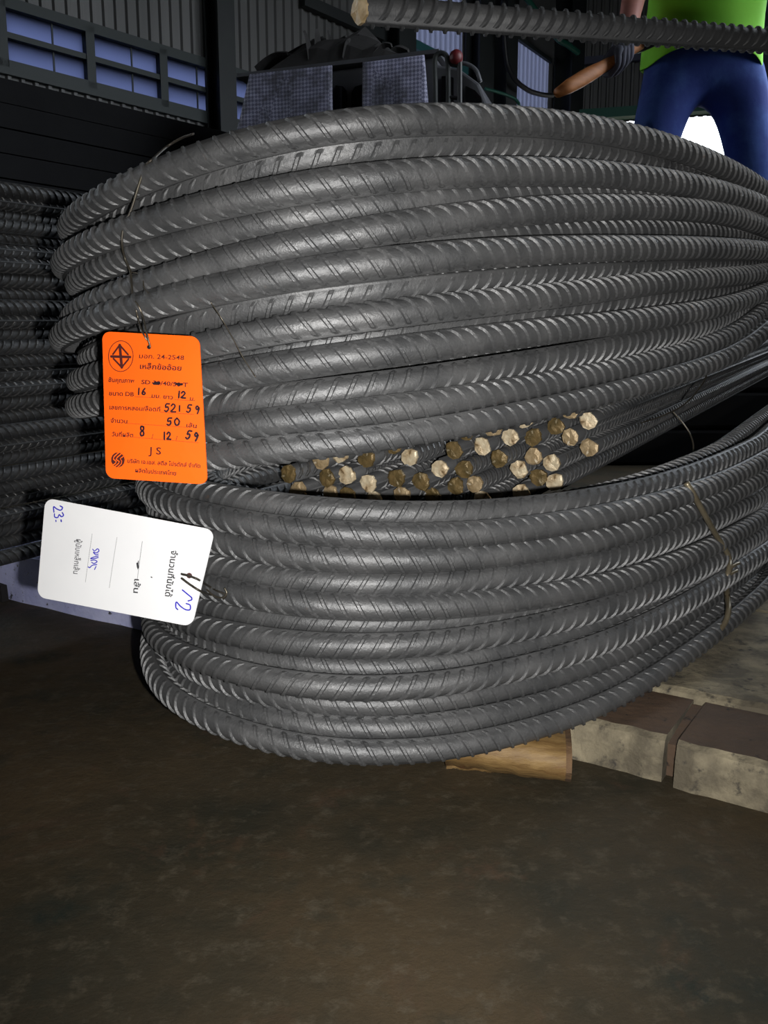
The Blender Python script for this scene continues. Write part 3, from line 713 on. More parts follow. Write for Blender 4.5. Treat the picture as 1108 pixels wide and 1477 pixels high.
# ------------------------------------------------------------------ split log under the lower bundle
lb = floor_at(815, 1141); la = floor_at(640, 1126); lx = (lb-la)/np.linalg.norm(lb-la); ln = np.array([-lx[1], lx[0], 0])
log = empty('split_log', la); Ll = np.linalg.norm(lb-la)
q = MB(); nl, m = 16, 18; V = []
r_ = random.Random(11)
for i in range(nl+1):
    t = Ll*i/nl; hgt = .040 - .009*i/nl; dep = .03
    for k in range(m):
        a = math.pi*2*k/m; ca, sa = math.cos(a), math.sin(a)
        y = .026 + dep*np.sign(ca)*abs(ca)**.75; z = hgt*.5 + hgt*.5*np.sign(sa)*abs(sa)**.7
        if z < hgt*.35 and ca < -.2: y += (.012 + .0012*math.sin(i*1.7))*(1 - i/nl*.7); 
        V.append(lx*t + ln*(y + r_.uniform(-.0007, .0007)) + UP*max(0.0, z + r_.uniform(-.0006, .0006)))
q.add(V, [(i*m+k, i*m+(k+1) % m, (i+1)*m+(k+1) % m, (i+1)*m+k) for i in range(nl) for k in range(m)] + [tuple(range(m-1, -1, -1))])
q.build('log_body', M_WOOD, log, True)
q = MB(); V = [p for p in V[nl*m:]]; c_ = sum(V)/m
V2 = [p + lx*.004 for p in V]; 
q.add(V + V2 + [c_ + lx*.005], [(k, (k+1) % m, m+(k+1) % m, m+k) for k in range(m)] + [(m+k, m+(k+1) % m, 2*m) for k in range(m)])
q.build('sawn_end', M_BARK, log)
tag(log, 'yellow brown split log lying under the lower bundle', 'log')

# ================================================================== tags with writing
def card_map(corners, depths, bulge=0.0):
    q = [P(px, py, d) for (px, py), d in zip(corners, depths)]      # TL TR BR BL
    pc = np.array(corners, float)
    nrm = np.cross(q[1]-q[0], q[0]-q[3]); nrm /= np.linalg.norm(nrm)
    if np.dot(nrm, CAM - q[0]) < 0: nrm = -nrm
    def at(u, v, lift=0.0):
        p = (1-u)*(1-v)*q[0] + u*(1-v)*q[1] + u*v*q[2] + (1-u)*v*q[3]
        return p + nrm*(lift + bulge*math.sin(math.pi*u)*.5 + bulge*math.sin(math.pi*v)*.5)
    def inv(px, py):
        u = v = .5
        for _ in range(12):
            f = (1-u)*(1-v)*pc[0] + u*(1-v)*pc[1] + u*v*pc[2] + (1-u)*v*pc[3] - (px, py)
            du = (1-v)*(pc[1]-pc[0]) + v*(pc[2]-pc[3]); dv = (1-u)*(pc[3]-pc[0]) + u*(pc[2]-pc[1])
            d = np.linalg.solve(np.stack([du, dv], 1), -f); u += d[0]; v += d[1]
        return u, v
    return at, inv
def card(name, at, size, rad, mt, parent, th=.0006):
    w, h = size; out = []
    for cx, cy, a0 in ((1-rad/w, rad/h, -90), (1-rad/w, 1-rad/h, 0), (rad/w, 1-rad/h, 90), (rad/w, rad/h, 180)):
        for k in range(7):
            a = rd(a0 + 15*k); out.append((cx + rad/w*math.cos(a), cy + rad/h*math.sin(a)))
    # grid-free: fan in strips so a bulge shows
    n = len(out); q = MB()
    ring2 = [(.5 + (u-.5)*.6, .5 + (v-.5)*.6) for u, v in out]
    V = [at(u, v) for u, v in out] + [at(u, v) for u, v in ring2] + [at(.5, .5)] + [at(u, v, -th) for u, v in out] + [at(.5, .5, -th)]
    F = [(k, (k+1) % n, n+(k+1) % n, n+k) for k in range(n)] + [(n+k, n+(k+1) % n, 2*n) for k in range(n)]
    F += [((k+1) % n, k, 2*n+1+k, 2*n+1+(k+1) % n) for k in range(n)] + [(2*n+1+(k+1) % n, 2*n+1+k, 3*n+1) for k in range(n)]
    q.add(V, F); return q.build(name, mt, parent)
def text_mesh(s, bold=0.0):
    c = bpy.data.curves.new('t', 'FONT'); c.body = s; c.size = 1; c.offset = bold; c.resolution_u = 3
    o = bpy.data.objects.new('t', c); COL.objects.link(o)
    dg = bpy.context.evaluated_depsgraph_get(); dg.update()
    me = bpy.data.meshes.new_from_object(o.evaluated_get(dg), depsgraph=dg)
    v = np.array([x.co[:] for x in me.vertices]); f = [tuple(p.vertices) for p in me.polygons]
    bpy.data.objects.remove(o); bpy.data.curves.remove(c); bpy.data.meshes.remove(me)
    return v, f
class Print:
    def __init__(s, at, inv, org, k): s.at, s.inv, s.org, s.k = at, inv, org, k
    def px(s, c): return (s.org[0] + c[0]/s.k, s.org[1] + c[1]/s.k)
    def place(s, V2, lift=.00025):
        out = []
        for x, y in V2:
            u, v = s.inv(*s.px((x, y))); out.append(s.at(u, v, lift))
        return out
    def text(s, mb, body, p0, p1, height, bold=0.0, lift=.00025):
        """text on a baseline from p0 to p1 (crop pixels), letters `height` tall, up = to the left of the baseline"""
        v, f = text_mesh(body, bold); p0 = np.array(p0, float); p1 = np.array(p1, float); d = p1-p0; L = np.linalg.norm(d); d /= L; up = np.array([d[1], -d[0]])
        x0, x1 = v[:, 0].min(), v[:, 0].max(); sx = L/(x1-x0); sy = height/.73
        V2 = [p0 + d*(q[0]-x0)*sx + up*q[1]*sy for q in v]; mb.add(s.place(V2, lift), f)
    def stroke(s, mb, pts, w, lift=.0003, smooth=True):
        p = np.array(pts, float)
        if smooth and len(p) > 2:
            p = np.concatenate([np.stack([c, np.zeros(len(c))], 1) if False else c for c in [smooth_path(np.c_[p, np.zeros(len(p))], 6*len(p))[:, :2]]])
        T = np.gradient(p, axis=0); T /= np.linalg.norm(T, axis=1)[:, None] + 1e-9; Nn = np.stack([-T[:, 1], T[:, 0]], 1)*w/2
        V2 = list(np.concatenate([p+Nn, p-Nn])); n = len(p)
        mb.add(s.place(V2, lift), [(i, i+1, n+i+1, n+i) for i in range(n-1)])
        a, b_ = p[0], p[-1]
        for c in (a, b_):
            ring = [c + w/2*np.array([math.cos(t), math.sin(t)]) for t in np.linspace(0, 2*math.pi, 9)[:-1]]
            mb.add(s.place(ring, lift), [tuple(range(8))])
    def dots(s, mb, p0, p1, n, r, lift=.00025):
        for t in np.linspace(0, 1, n):
            c = np.array(p0)*(1-t) + np.array(p1)*t
            mb.add(s.place([c + r*np.array([math.cos(a), math.sin(a)]) for a in np.linspace(0, 2*math.pi, 7)[:-1]], lift), [tuple(range(6))])
DIG = {'0': [[(.5,1),(.12,.6),(.3,.05),(.75,.1),(.88,.6),(.5,1)]], '1': [[(.5,1),(.45,0)]], '2': [[(.12,.75),(.45,1),(.8,.75),(.5,.35),(.1,.05),(.95,.02)]],
       '5': [[(.9,1),(.35,.95),(.25,.55),(.65,.6),(.75,.3),(.45,.02),(.1,.12)]], '6': [[(.7,1),(.25,.5),(.2,.12),(.6,.02),(.8,.25),(.5,.45),(.22,.25)]],
       '8': [[(.75,.9),(.35,.95),(.3,.65),(.7,.4),(.7,.1),(.3,.05),(.25,.35),(.7,.62),(.75,.9)]], '9': [[(.8,.7),(.4,.95),(.2,.7),(.45,.5),(.8,.75),(.75,.35),(.6,0)]],
       '3': [[(.15,.9),(.6,1),(.75,.75),(.4,.55),(.8,.35),(.65,.05),(.15,.05)]], '7': [[(.1,.9),(.9,.95),(.4,0)]]}
def hand(pr, mb, s, p0, dx, h, w, wch):
    """handwritten digits: p0 baseline start, dx step vector, h letter height"""
    d = np.array(dx, float)/np.linalg.norm(dx); up = np.array([d[1], -d[0]])
    for i, ch in enumerate(s):
        o = np.array(p0, float) + np.array(dx, float)*i
        for st in DIG.get(ch, []): pr.stroke(mb, [o + d*x*wch + up*y*h for x, y in st], w)

# --- orange tag (crop frame: origin (130,460), 5.832 per pixel)
oc = [(147.5, 478), (287.5, 485.5), (299.5, 699), (153, 689.5)]
at, inv = card_map(oc, (.474, .458, .455, .470), .0012)
tagO = empty('orange_tag', at(.5, 1))
def reparent(o, par):
    o.parent = par; o.matrix_parent_inverse = Matrix.Translation(-par.location)
    return o
reparent(card('card', at, (140, 212), 12, M_ORANGE, None), tagO)
pr = Print(at, inv, (130, 460), 5.832)
mb = MB()
pr.text(mb, 'มอก. 24-2548', (428, 335), (800, 350), 40, .008)
pr.text(mb, 'เหล็กข้ออ้อย', (435, 425), (780, 440), 44, .022)
pr.text(mb, 'ชั้นคุณภาพ', (163, 535), (388, 545), 36, .020)
pr.text(mb, 'SD 30/40/50 T', (448, 553), (832, 578), 36, .020)
pr.text(mb, 'ขนาด DB', (168, 648), (385, 657), 36, .020)
pr.text(mb, 'มม. ยาว', (535, 668), (712, 682), 34, .020)
pr.text(mb, 'ม.', (850, 690), (888, 694), 34, .020)
pr.text(mb, 'เลขการหลอม/ล๊อตที่', (172, 765), (608, 785), 36, .020)
pr.text(mb, 'จำนวน', (182, 876), (328, 884), 36, .020)
pr.text(mb, 'เส้น', (822, 916), (905, 922), 36, .020)
pr.text(mb, 'วันที่ผลิต', (192, 990), (378, 1000), 36, .020)
pr.text(mb, 'J S', (508, 1140), (612, 1145), 62, .012)
pr.text(mb, 'บริษัท เจ.เอส. สตีล โปรดักส์ จำกัด', (325, 1212), (932, 1255), 34, .02)
pr.text(mb, 'ผลิตในประเทศไทย', (392, 1292), (735, 1318), 34, .02)
for a, b_, n in (((395, 660), (530, 668), 20), ((730, 685), (850, 692), 18), ((612, 790), (880, 808), 40), ((332, 884), (818, 916), 66), ((385, 1000), (915, 1045), 74)): pr.dots(mb, a, b_, n, 2.6)
pr.stroke(mb, [(548, 975), (538, 1010)], 4, smooth=False); pr.stroke(mb, [(748, 990), (738, 1025)], 4, smooth=False)
reparent(mb.build('printed_text', M_INK), tagO)['label'] = 'maroon printed Thai text'
mb = MB()                                             # standards mark: ring with a crossed diamond
C = np.array((270, 318)); th = np.linspace(0, 2*math.pi, 49)
pr.stroke(mb, [C + (107*math.cos(t), 130*math.sin(t)) for t in th], 6)
T_, B_, L_, R_ = C+(-10, -95), C+(10, 95), C+(-82, 2), C+(82, 8)
pr.stroke(mb, [T_, B_], 24, smooth=False); pr.stroke(mb, [L_, R_], 22, smooth=False)
for a, b_ in ((T_, L_), (T_, R_), (B_, L_), (B_, R_)):
    a2, b2 = a + (b_-a)*.10, a + (b_-a)*.80; pr.stroke(mb, [a2, b2], 15, smooth=False)
reparent(mb.build('standards_mark', M_INK), tagO)['label'] = 'ringed mark of a crossed diamond'
mb = MB(); C = np.array((243, 1188))                  # maker's mark: disc cut by a pale S
def half_disc(a0, a1, sh): 
    return [C + sh + 60*np.array([math.cos(rd(a)), math.sin(rd(a))*1.05]) for a in np.linspace(a0, a1, 14)]
mb.add(pr.place(half_disc(0, 359, np.array([0, 0]))), [tuple(range(14))])
reparent(mb.build('maker_mark', M_INK), tagO)['label'] = 'round mark with a slanted S'
mb = MB()
pr.stroke(mb, [C+(48, -62), C+(-2, -22), C+(-14, -4), C+(14, 14), C+(8, 30), C+(-34, 62)], 9, lift=.0005, smooth=False)
pr.stroke(mb, [C+(18, -66), C+(-30, -28), C+(-38, -6), C+(-12, 14), C+(-20, 30), C+(-52, 50)], 9, lift=.0005, smooth=False)
pr.stroke(mb, [C+(58, -34), C+(22, -10), C+(36, 10), C+(32, 34), C+(-6, 66)], 7, lift=.0005, smooth=False)
reparent(mb.build('mark_stripe', M_ORANGE), tagO)
mb = MB()
pr.stroke(mb, [(545, 545), (575, 556), (606, 545), (560, 538), (600, 552)], 12); pr.stroke(mb, [(735, 545), (760, 562), (790, 552), (740, 552), (785, 560)], 13)
hand(pr, mb, '16', (408, 642), (42, 1), 52, 13, 40); hand(pr, mb, '12', (742, 668), (34, 2), 55, 14, 40)
hand(pr, mb, '52', (640, 785), (52, 2), 66, 13, 46); hand(pr, mb, '1', (748, 782), (40, 0), 46, 13, 40); hand(pr, mb, '59', (820, 790), (66, 8), 66, 13, 42)
hand(pr, mb, '50', (660, 900), (62, 0), 60, 14, 48); hand(pr, mb, '8', (430, 990), (40, 0), 84, 15, 52)
hand(pr, mb, '12', (625, 1018), (36, 0), 60, 14, 36); hand(pr, mb, '59', (812, 1010), (60, 14), 72, 15, 42)
reparent(mb.build('handwriting', M_BLACKINK), tagO)['label'] = 'black handwritten figures'
mb = MB(); pr.stroke(mb, [(512, 242), (512.5, 242.5)], 36, lift=.0004, smooth=False)
reparent(mb.build('eyelet_hole', M_BLACK), tagO)
tag(tagO, 'orange printed steel tag hanging from wire on the upper bundle', 'tag')

# --- white tag (crop frame: origin (40,700), 3.693 per pixel)
wc = [(65.5, 718), (310, 764.5), (277, 904), (53.5, 861)]
at, inv = card_map(wc, (.520, .492, .492, .520), .0008)
tagW = empty('white_tag', at(.5, 1))
reparent(card('card', at, (240, 140), 13, M_WHITE, None), tagW)
pr = Print(at, inv, (40, 700), 3.693)
mb = MB(); pr.text(mb, 'จำนวนที่นับได้', (778, 347), (742, 592), 32, .022); pr.text(mb, 'เส้น', (585, 500), (578, 574), 30, .02)
reparent(mb.build('printed_text', M_GREYINK), tagW)['label'] = 'dark grey sideways Thai text'
mb = MB(); pr.text(mb, 'ผู้นับเหล็กเส้น', (272, 288), (255, 472), 30, .012)
for a, b_ in (((358, 262), (322, 515)), ((492, 282), (451, 545)), ((626, 302), (600, 500))): pr.dots(mb, a, b_, 44, 1.9)
reparent(mb.build('dotted_line', M_DOT), tagW)['label'] = 'pale dotted lines and sideways text'
mb = MB()
hand(pr, mb, '23', (140, 112), (5, 36), 52, 6.5, 34)
pr.stroke(mb, [(186, 186), (187, 194)], 7, smooth=False); pr.stroke(mb, [(157, 187), (158, 194)], 6, smooth=False)
pr.stroke(mb, [(362, 342), (372, 352), (388, 340), (396, 352), (380, 362), (366, 358), (378, 372), (392, 368)], 5)
pr.stroke(mb, [(392, 378), (368, 384), (350, 392), (372, 392), (392, 386)], 5)
pr.stroke(mb, [(352, 402), (372, 400), (386, 408), (370, 418), (356, 412)], 5); pr.stroke(mb, [(384, 424), (360, 428), (346, 440), (338, 436)], 5); pr.stroke(mb, [(380, 434), (372, 450)], 5)
pr.stroke(mb, [(832, 558), (878, 598)], 7, smooth=False); pr.stroke(mb, [(878, 598), (877, 610), (860, 616)], 7)
pr.stroke(mb, [(850, 630), (869, 638), (868, 662), (846, 662), (820, 644), (800, 622), (797, 650), (806, 662)], 7)
reparent(mb.build('handwriting', M_BLUE), tagW)['label'] = 'blue handwritten figures'
mb = MB(); pr.stroke(mb, [(601, 418), (604, 440)], 11); pr.stroke(mb, [(606, 405), (603, 448)], 4)
pr.stroke(mb, [(672, 490), (676, 492)], 6, smooth=False)
reparent(mb.build('smudge', M_GREYINK), tagW)
mb = MB(); pr.stroke(mb, [(868, 481), (868.5, 481.5)], 30, lift=.0004, smooth=False)
reparent(mb.build('eyelet_hole', mat('rust_red_eyelet', (.06, .012, .012), .7)), tagW)
tag(tagW, 'white card tag with blue handwriting wired sideways to the lower bundle', 'tag')

# ------------------------------------------------------------------ wires
def wire(name, pts3, r, m, label, cat='wire', n=60, parent=None):
    q = MB(); q.tube(smooth_path(pts3, n), r, 7); o = q.build(name, m, parent, True)
    return tag(o, label, cat) if label else o
def on_upper(px, py, lift=.002):
    p = surf(PU, FP_U, px, py, lift)
    return p if p is not None else None
def chain(P3, fp, pix, lift=.002, d0=.5):
    out = [surf(P3, fp, x, y, lift) for x, y in pix]; dep = [None if p is None else np.dot(p-CAM, [0, CP, -SP]) for p in out]
    good = [i for i, d in enumerate(dep) if d is not None]
    res = []
    for i, (x, y) in enumerate(pix):
        d = np.interp(i, good, [dep[g] for g in good]) if good else d0
        res.append(d)
    # keep the wire outside every neighbouring point, taut over the hollows
    res = [min(res[max(0, i-1):i+2])*.5 + res[i]*.5 if dep[i] is not None else res[i] for i in range(len(res))]
    return [P(x, y, d) for (x, y), d in zip(pix, res)]
uw = [(279, 193), (262, 199), (240, 212), (222, 228), (210, 240), (200, 268), (190, 300), (178, 330), (176, 352), (180, 372), (188, 392), (190, 412), (191, 430)]
pts = chain(PU, FP_U, uw[3:], .003)
pts = [P(279, 193, .49), P(262, 199, .50), P(240, 212, .505)] + pts
wu = empty('tag_wire', pts[-1]); tag(wu, 'dark wire over the upper bundle that carries the orange tag', 'wire')
def wpart(name, pts, r, m, par, n=50):
    q = MB(); q.tube(smooth_path(pts, n), r, 7); return reparent(q.build(name, m, None, True), par)
wpart('wire_strand', pts, .00075, M_DWIRE, wu, 70)
hole = P(217, 501, .4655)
wpart('wire_strand', [pts[-1], *chain(PU, FP_U, [(196, 446), (200, 462)], .004), P(206, 480, .466), hole + np.array([0, .003, 0])], .0005, M_WIRE, wu)
wpart('wire_strand', [pts[-1], *chain(PU, FP_U, [(199, 440), (206, 456)], .005), P(211, 478, .462), P(217, 501, .4615)], .0005, M_WIRE, wu)
wpart('wire_strand', [pts[-3], *chain(PU, FP_U, [(200, 395), (206, 402), (208, 415), (215, 424)], .002)], .0004, M_WIRE, wu)
wire('thin_wire', chain(PU, FP_U, [(304, 436), (320, 460), (338, 492), (352, 518), (369, 544)], .002), .00028, M_WIRE, 'thin straight strand of wire across the upper bundle beside the orange tag')
lw = chain(PL, FP_L, [(990, 696), (1002, 716), (1018, 745), (1032, 770), (1046, 792), (1052, 806), (1052, 820), (1048, 838), (1049, 858), (1051, 878), (1047, 896), (1036, 912)], .004)
lt = empty('bundle_tie', lw[-1]); tag(lt, 'thick bent tie wire around the lower bundle at right', 'wire')
wpart('tie_loop', lw, .0025, M_TIE, lt, 70)
wpart('twisted_end', chain(PL, FP_L, [(1052, 822), (1058, 816), (1066, 812)], .006), .0016, M_TIE, lt, 14)
wpart('twisted_end', chain(PL, FP_L, [(1051, 830), (1057, 826), (1063, 823)], .006), .0016, M_TIE, lt, 14)
pw = [P(262, 828, .492), P(274, 831, .490), P(288, 837, .492)] + chain(PL, FP_L, [(302, 846), (315, 853), (326, 858), (322, 864)], .003)
tw_ = empty('tag_wire', pw[-1]); tag(tw_, 'short rusty wire tying the white tag to the lower bundle', 'wire')
wpart('wire_strand', pw, .0007, M_DWIRE, tw_, 40)
pw = [P(262, 834, .492), P(274, 843, .490), P(290, 853, .491)] + chain(PL, FP_L, [(304, 858), (318, 862)], .003)
wpart('wire_strand', pw, .0007, M_DWIRE, tw_, 30)
pw = chain(PL, FP_L, [(298, 850), (308, 859), (320, 862), (327, 856), (324, 848)], .004)
wpart('wire_knot', pw, .0006, M_WIRE, tw_, 30)
gw = P(1018, 535, .80)
wire('hanging_wire', [P(1022, 522, .78), P(1018, 545, .80), P(1005, 565, .82), P(985, 585, .84), P(955, 600, .86), P(925, 610, .88)], .0008, M_DWIRE, 'long dark wire sagging below the upper bundle at right')
wire('hanging_wire', [P(971, 594, .86), P(985, 610, .86), P(995, 625, .86), P(1000, 640, .865), P(1000, 655, .87)], .0008, M_WIRE, 'short bent wire in the dark gap behind the cut ends')

# ------------------------------------------------------------------ bar across the top of the frame
a, b_ = P(521, 14, .485), P(1108, 59, .66); td = (b_-a); Lb = np.linalg.norm(td); td /= Lb; end = a + td*1.75
nn = np.cross(td, UP); me = bar_mesh('rebar', np.array([a, (a+end)/2, end]), np.tile(nn if nn[1] < 0 else -nn, (3, 1)), rd(118), phase=.4, ds=.3, n=20, rseg=12, R=.0080, pitch=.0105)
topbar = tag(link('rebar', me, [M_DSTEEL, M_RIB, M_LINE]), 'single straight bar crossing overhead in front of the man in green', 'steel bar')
q = MB(); m = 10
ring = [(-.0006*(k % 3), .0081*math.cos(2*math.pi*k/m)*(1+.05*(k % 2)), .0081*math.sin(2*math.pi*k/m)) for k in range(m)]
sd = np.cross(td, UP); sd /= np.linalg.norm(sd); ud = np.cross(sd, td)
W3 = lambda p: a + td*p[0] + sd*p[1] + ud*p[2]
q.add([W3((x-.0012, y, z)) for x, y, z in ring] + [W3((.0005, y, z)) for x, y, z in ring] + [W3((-.0025, 0, 0))], [(k, (k+1) % m, 2*m) for k in range(m)] + [((k+1) % m, k, m+k, m+(k+1) % m) for k in range(m)])
c = q.build('cut_end', M_CUTS[1], topbar); c['label'] = 'tan cut end'
# the stand that carries it, beyond the frame's right edge
st = empty('bar_stand', (end[0]-.25*td[0], end[1]-.25*td[1], 0)); sx, sy = end[0]-.25*td[0], end[1]-.25*td[1]; zt2 = (end-.25*td)[2]-.010
for off, nm in ((0, 'post'),):
    q = MB(); q.box(-.03, .03, -.03, .03, .01, zt2-.03); q.build('post', M_COLUMN, st); q = MB(); q.box(-.16, .16, -.16, .16, 0, .01); q.build('base_plate', M_COLUMN, st)
    q = MB(); q.box(-.03, .03, -.10, .10, zt2-.03, zt2); q.build('cross_arm', M_COLUMN, st)
tag(st, 'steel stand beyond the right edge carrying the overhead bar', 'stand')

# ================================================================== background things
# dark stack of steel sheets along the left wall
so = 1.3
def sp(t, off, z): return wp(t, off, z)
zt = on_plane(0, 108, W0 + WN*so, WN)[2]
ns = 14; hh = zt/ns; tA, tB = -6.5, wt(420)
tB = float(np.dot(on_plane(372, 190, W0 + WN*so, WN) - W0, WD))
for i in range(ns):
    r_ = random.Random(i); j = r_.uniform(-.03, .03); q = MB()
    q.hexa([wp(tA, .30, 0), wp(tB+j, .30, 0), wp(tB+j, so+j, 0), wp(tA, so+j, 0)], [wp(tA, .30, hh-.008), wp(tB+j, .30, hh-.008), wp(tB+j, so+j, hh-.008), wp(tA, so+j, hh-.008)])
    o = q.build('steel_sheet_pack', M_PLATE); o.location = (0, 0, i*hh + (0 if i == 0 else 0))
    k = ns-1-i
    tag(o, '%s black steel sheet pack of the tall stack below the windows' % ('topmost' if k == 0 else ('lowest' if i == 0 else ORD[k] + ' from the top')), 'steel pack', 'black sheet packs below the windows')

# unseen row of packs added at right, shading the bundles from the doorway
rc = np.array([1.28, .95]); ang = math.atan2(N_DIR[1], N_DIR[0])
for i in range(5):
    q = MB(); q.box(-.75, .75, -.20, .20, 0, .262); o = bevel(q.build('steel_pack', M_PLATE), .008); o.location = (rc[0], rc[1], i*.266); o.rotation_euler = (0, 0, ang)
    tag(o, '%s dark steel pack of the unseen stack added to shade the bundles' % ['lowest', 'second lowest', 'middle', 'second highest', 'top'][i], 'steel pack', 'packs of the unseen stack added for shade')

# van under woven sheets
vo = P(480, 175, 5.0); vd = np.array([.95, -.31, 0]); vd /= np.linalg.norm(vd); vn = np.array([vd[1], -vd[0], 0]); vn = vn if vn[1] < 0 else -vn
vplane = vo.copy()
def vl(px, py, off=0.0):        # local (x along the van, z) of a pixel on the van's side plane
    p = on_plane(px, py, vplane + vn*off, vn); return float(np.dot(p - vo, vd)), float(p[2])
vang = math.atan2(vd[1], vd[0])
van = empty('van', (vo[0], vo[1], 0), vang)
xa, _ = vl(352, 140); xb, _ = vl(700, 140); xm, _ = vl(627, 120)
zr0 = vl(480, 92)[1]; zr = vl(620, 82)[1]; zroof = .5*(zr0+zr)
def prism(name, poly, y0, y1, m, par):
    q = MB(); n = len(poly); q.add([(x, y0, z) for x, z in poly] + [(x, y1, z) for x, z in poly], [tuple(range(n)), tuple(range(2*n-1, n-1, -1))] + [((k+1) % n, k, n+k, n+(k+1) % n) for k in range(n)])
    return bevel(q.build(name, m, par), .015)
z_lo = .42
tail = [vl(632, 92), vl(660, 96), vl(690, 118), vl(703, 150)]
prism('van_body', [(xa, z_lo), (xb+.12, z_lo), (xb+.1, tail[3][1]-.35), tail[3], tail[2], tail[1], tail[0], (xm, zroof-.01), (xa+.05, zroof-.02), (xa, zroof-.25)], .02, 1.5, M_VAN, van)
wz0, wz1 = z_lo+.9, None
def pane(name, pl): 
    q = MB(); n = len(pl); q.add([(x, -.0, z) for x, z in pl] + [(x, .03, z) for x, z in pl], [tuple(range(n)), tuple(range(2*n-1, n-1, -1))] + [((k+1) % n, k, n+k, n+(k+1) % n) for k in range(n)]); return q.build(name, M_GLASSD, van)
pane('side_window', [vl(484, 210), vl(500, 210), vl(499, 130), vl(494, 124), vl(484, 123)])
pane('side_window', [vl(505, 210), vl(524, 210), vl(524, 121), vl(512, 125), vl(507, 134)])
pane('side_window', [vl(638, 200), vl(654, 200), vl(654, 112), vl(646, 109), vl(637, 110)])
pane('side_window', [vl(671, 200), vl(702, 200), vl(694, 140), vl(685, 130), vl(672, 124)])
q = MB(); xg = (xa + xm)/2
for sx in (-.02, .30):
    pass
q.box(xa-.03, xm+.03, -.03, 1.5, zroof-.008, zroof+.014); q.build('roof_board', M_VAN, van)
for x in (xa+.35, xb-.2):
    for y in (.02, 1.3):
        q = MB(); q.tube([(x, y, .31), (x, y+.2, .31)], .31, 20); q.build('wheel', M_BLACK, van)
rail = [vl(660, 100), vl(676, 103), vl(688, 112), vl(694, 128)]
q = MB(); q.tube(smooth_path([(x, -.02, z+.03) for x, z in rail], 20), .012, 6); q.build('roof_rail', M_VAN, van, True)
tag(van, 'dark grey van parked behind the bundles below scrap and sheets', 'van')
def sheet(pix, label, seed):
    loc = [vl(*p, .08) for p in pix]; x0 = min(l[0] for l in loc)
    o_ = empty('x', (0, 0, 0)); bpy.data.objects.remove(o_)
    nx, nz = 18, 14; r_ = random.Random(seed); V = []
    (tl, tr, br, bl) = loc
    for j in range(nz+1):
        for i in range(nx+1):
            u, v = i/nx, j/nz
            x = (1-u)*(1-v)*tl[0] + u*(1-v)*tr[0] + u*v*br[0] + (1-u)*v*bl[0]; z = (1-u)*(1-v)*tl[1] + u*(1-v)*tr[1] + u*v*br[1] + (1-u)*v*bl[1]
            V.append((x, -.08 - .015*math.sin(u*9+seed)*v - .008*math.sin(u*23)*v, z))
    q = MB(); q.add(V, [(j*(nx+1)+i, (j+1)*(nx+1)+i, (j+1)*(nx+1)+i+1, j*(nx+1)+i+1) for j in range(nz) for i in range(nx)])
    o = q.build('woven_sheet', M_WOVEN, None, True); o.location = (vo[0], vo[1], 0); o.rotation_euler = (0, 0, vang)
    s = o.modifiers.new('thickness', 'SOLIDIFY'); s.thickness = .006
    tag(o, label, 'sheet', 'woven sack sheets hung on the van')
sheet([(360, 107), (479, 94), (479, 230), (333, 235)], 'wider stained woven sack sheet hung on the left of the van', 1)
sheet([(523, 90), (612, 79), (624, 230), (523, 230)], 'narrower pale woven sack sheet hung right of the dark van windows', 2)
# scrap heap on the van roof
heap = empty('scrap_heap', (vo[0], vo[1], zroof+.014), vang); hb = zroof + .014
rs = random.Random(4)
def strip(px0, py0, px1, py1, y, w, name):
    (x0, z0), (x1, z1) = vl(px0, py0, -y), vl(px1, py1, -y); z0 = max(z0, hb+.02)
    q = MB(); L_ = math.hypot(x1-x0, z1-z0); nseg = 6; V = []
    for i in range(nseg+1):
        t = i/nseg; cx = x0 + (x1-x0)*t; cz = z0 + (z1-z0)*t + .03*math.sin(t*3.1); ww = w*(1-.5*t)
        V += [(cx, y-ww, cz-hb), (cx, y, cz+ww*.55-hb), (cx, y+ww, cz-hb), (cx, y, cz-ww*.4-hb)]
    f = [(i*4+k, i*4+(k+1) % 4, i*4+4+(k+1) % 4, i*4+4+k) for i in range(nseg) for k in range(4)] + [(3, 2, 1, 0), tuple(nseg*4+k for k in range(4))]
    q.add([(x, yy, max(z, .0)) for x, yy, z in V], f); return q.build(name, M_RAG, heap)
outline = [(372, 100, 415, 78, 60), (380, 102, 440, 82, 70), (400, 98, 470, 60, 60), (440, 90, 455, 58, 40), (450, 90, 440, 48, 40), (460, 92, 458, 46, 45), (480, 88, 474, 47, 45), (470, 92, 500, 55, 60),
           (500, 88, 505, 60, 60), (500, 85, 520, 52, 40), (510, 90, 545, 70, 60), (530, 84, 530, 52, 40), (540, 84, 565, 66, 60), (430, 96, 520, 78, 70), (560, 84, 590, 76, 60), (420, 98, 400, 86, 60)]
for i, (x0, y0, x1, y1, w) in enumerate(outline):
    strip(x0, y0, x1, y1, .12 + .09*(i % 4), .05 + .012*(i % 3), 'scrap_strip')
q = MB(); x0, x1 = vl(372, 100)[0], vl(600, 84)[0]; V = []
for i in range(15):
    t = i/14; x = x0 + (x1-x0)*t; h = .07 + .20*math.sin(math.pi*min(1, t*1.05))**1.3 + rs.uniform(-.03, .04)
    for k in range(7): a2 = math.pi*k/6; V.append((x, .35 - .30*math.cos(a2), max(.0, h*math.sin(a2)*rs.uniform(.8, 1.2))))
q.add(V, [(i*7+k, (i+1)*7+k, (i+1)*7+k+1, i*7+k+1) for i in range(14) for k in range(6)])
q.build('rag_bed', M_RAG, heap)
tag(heap, 'ragged black scrap heap piled on the van roof', 'scrap heap')
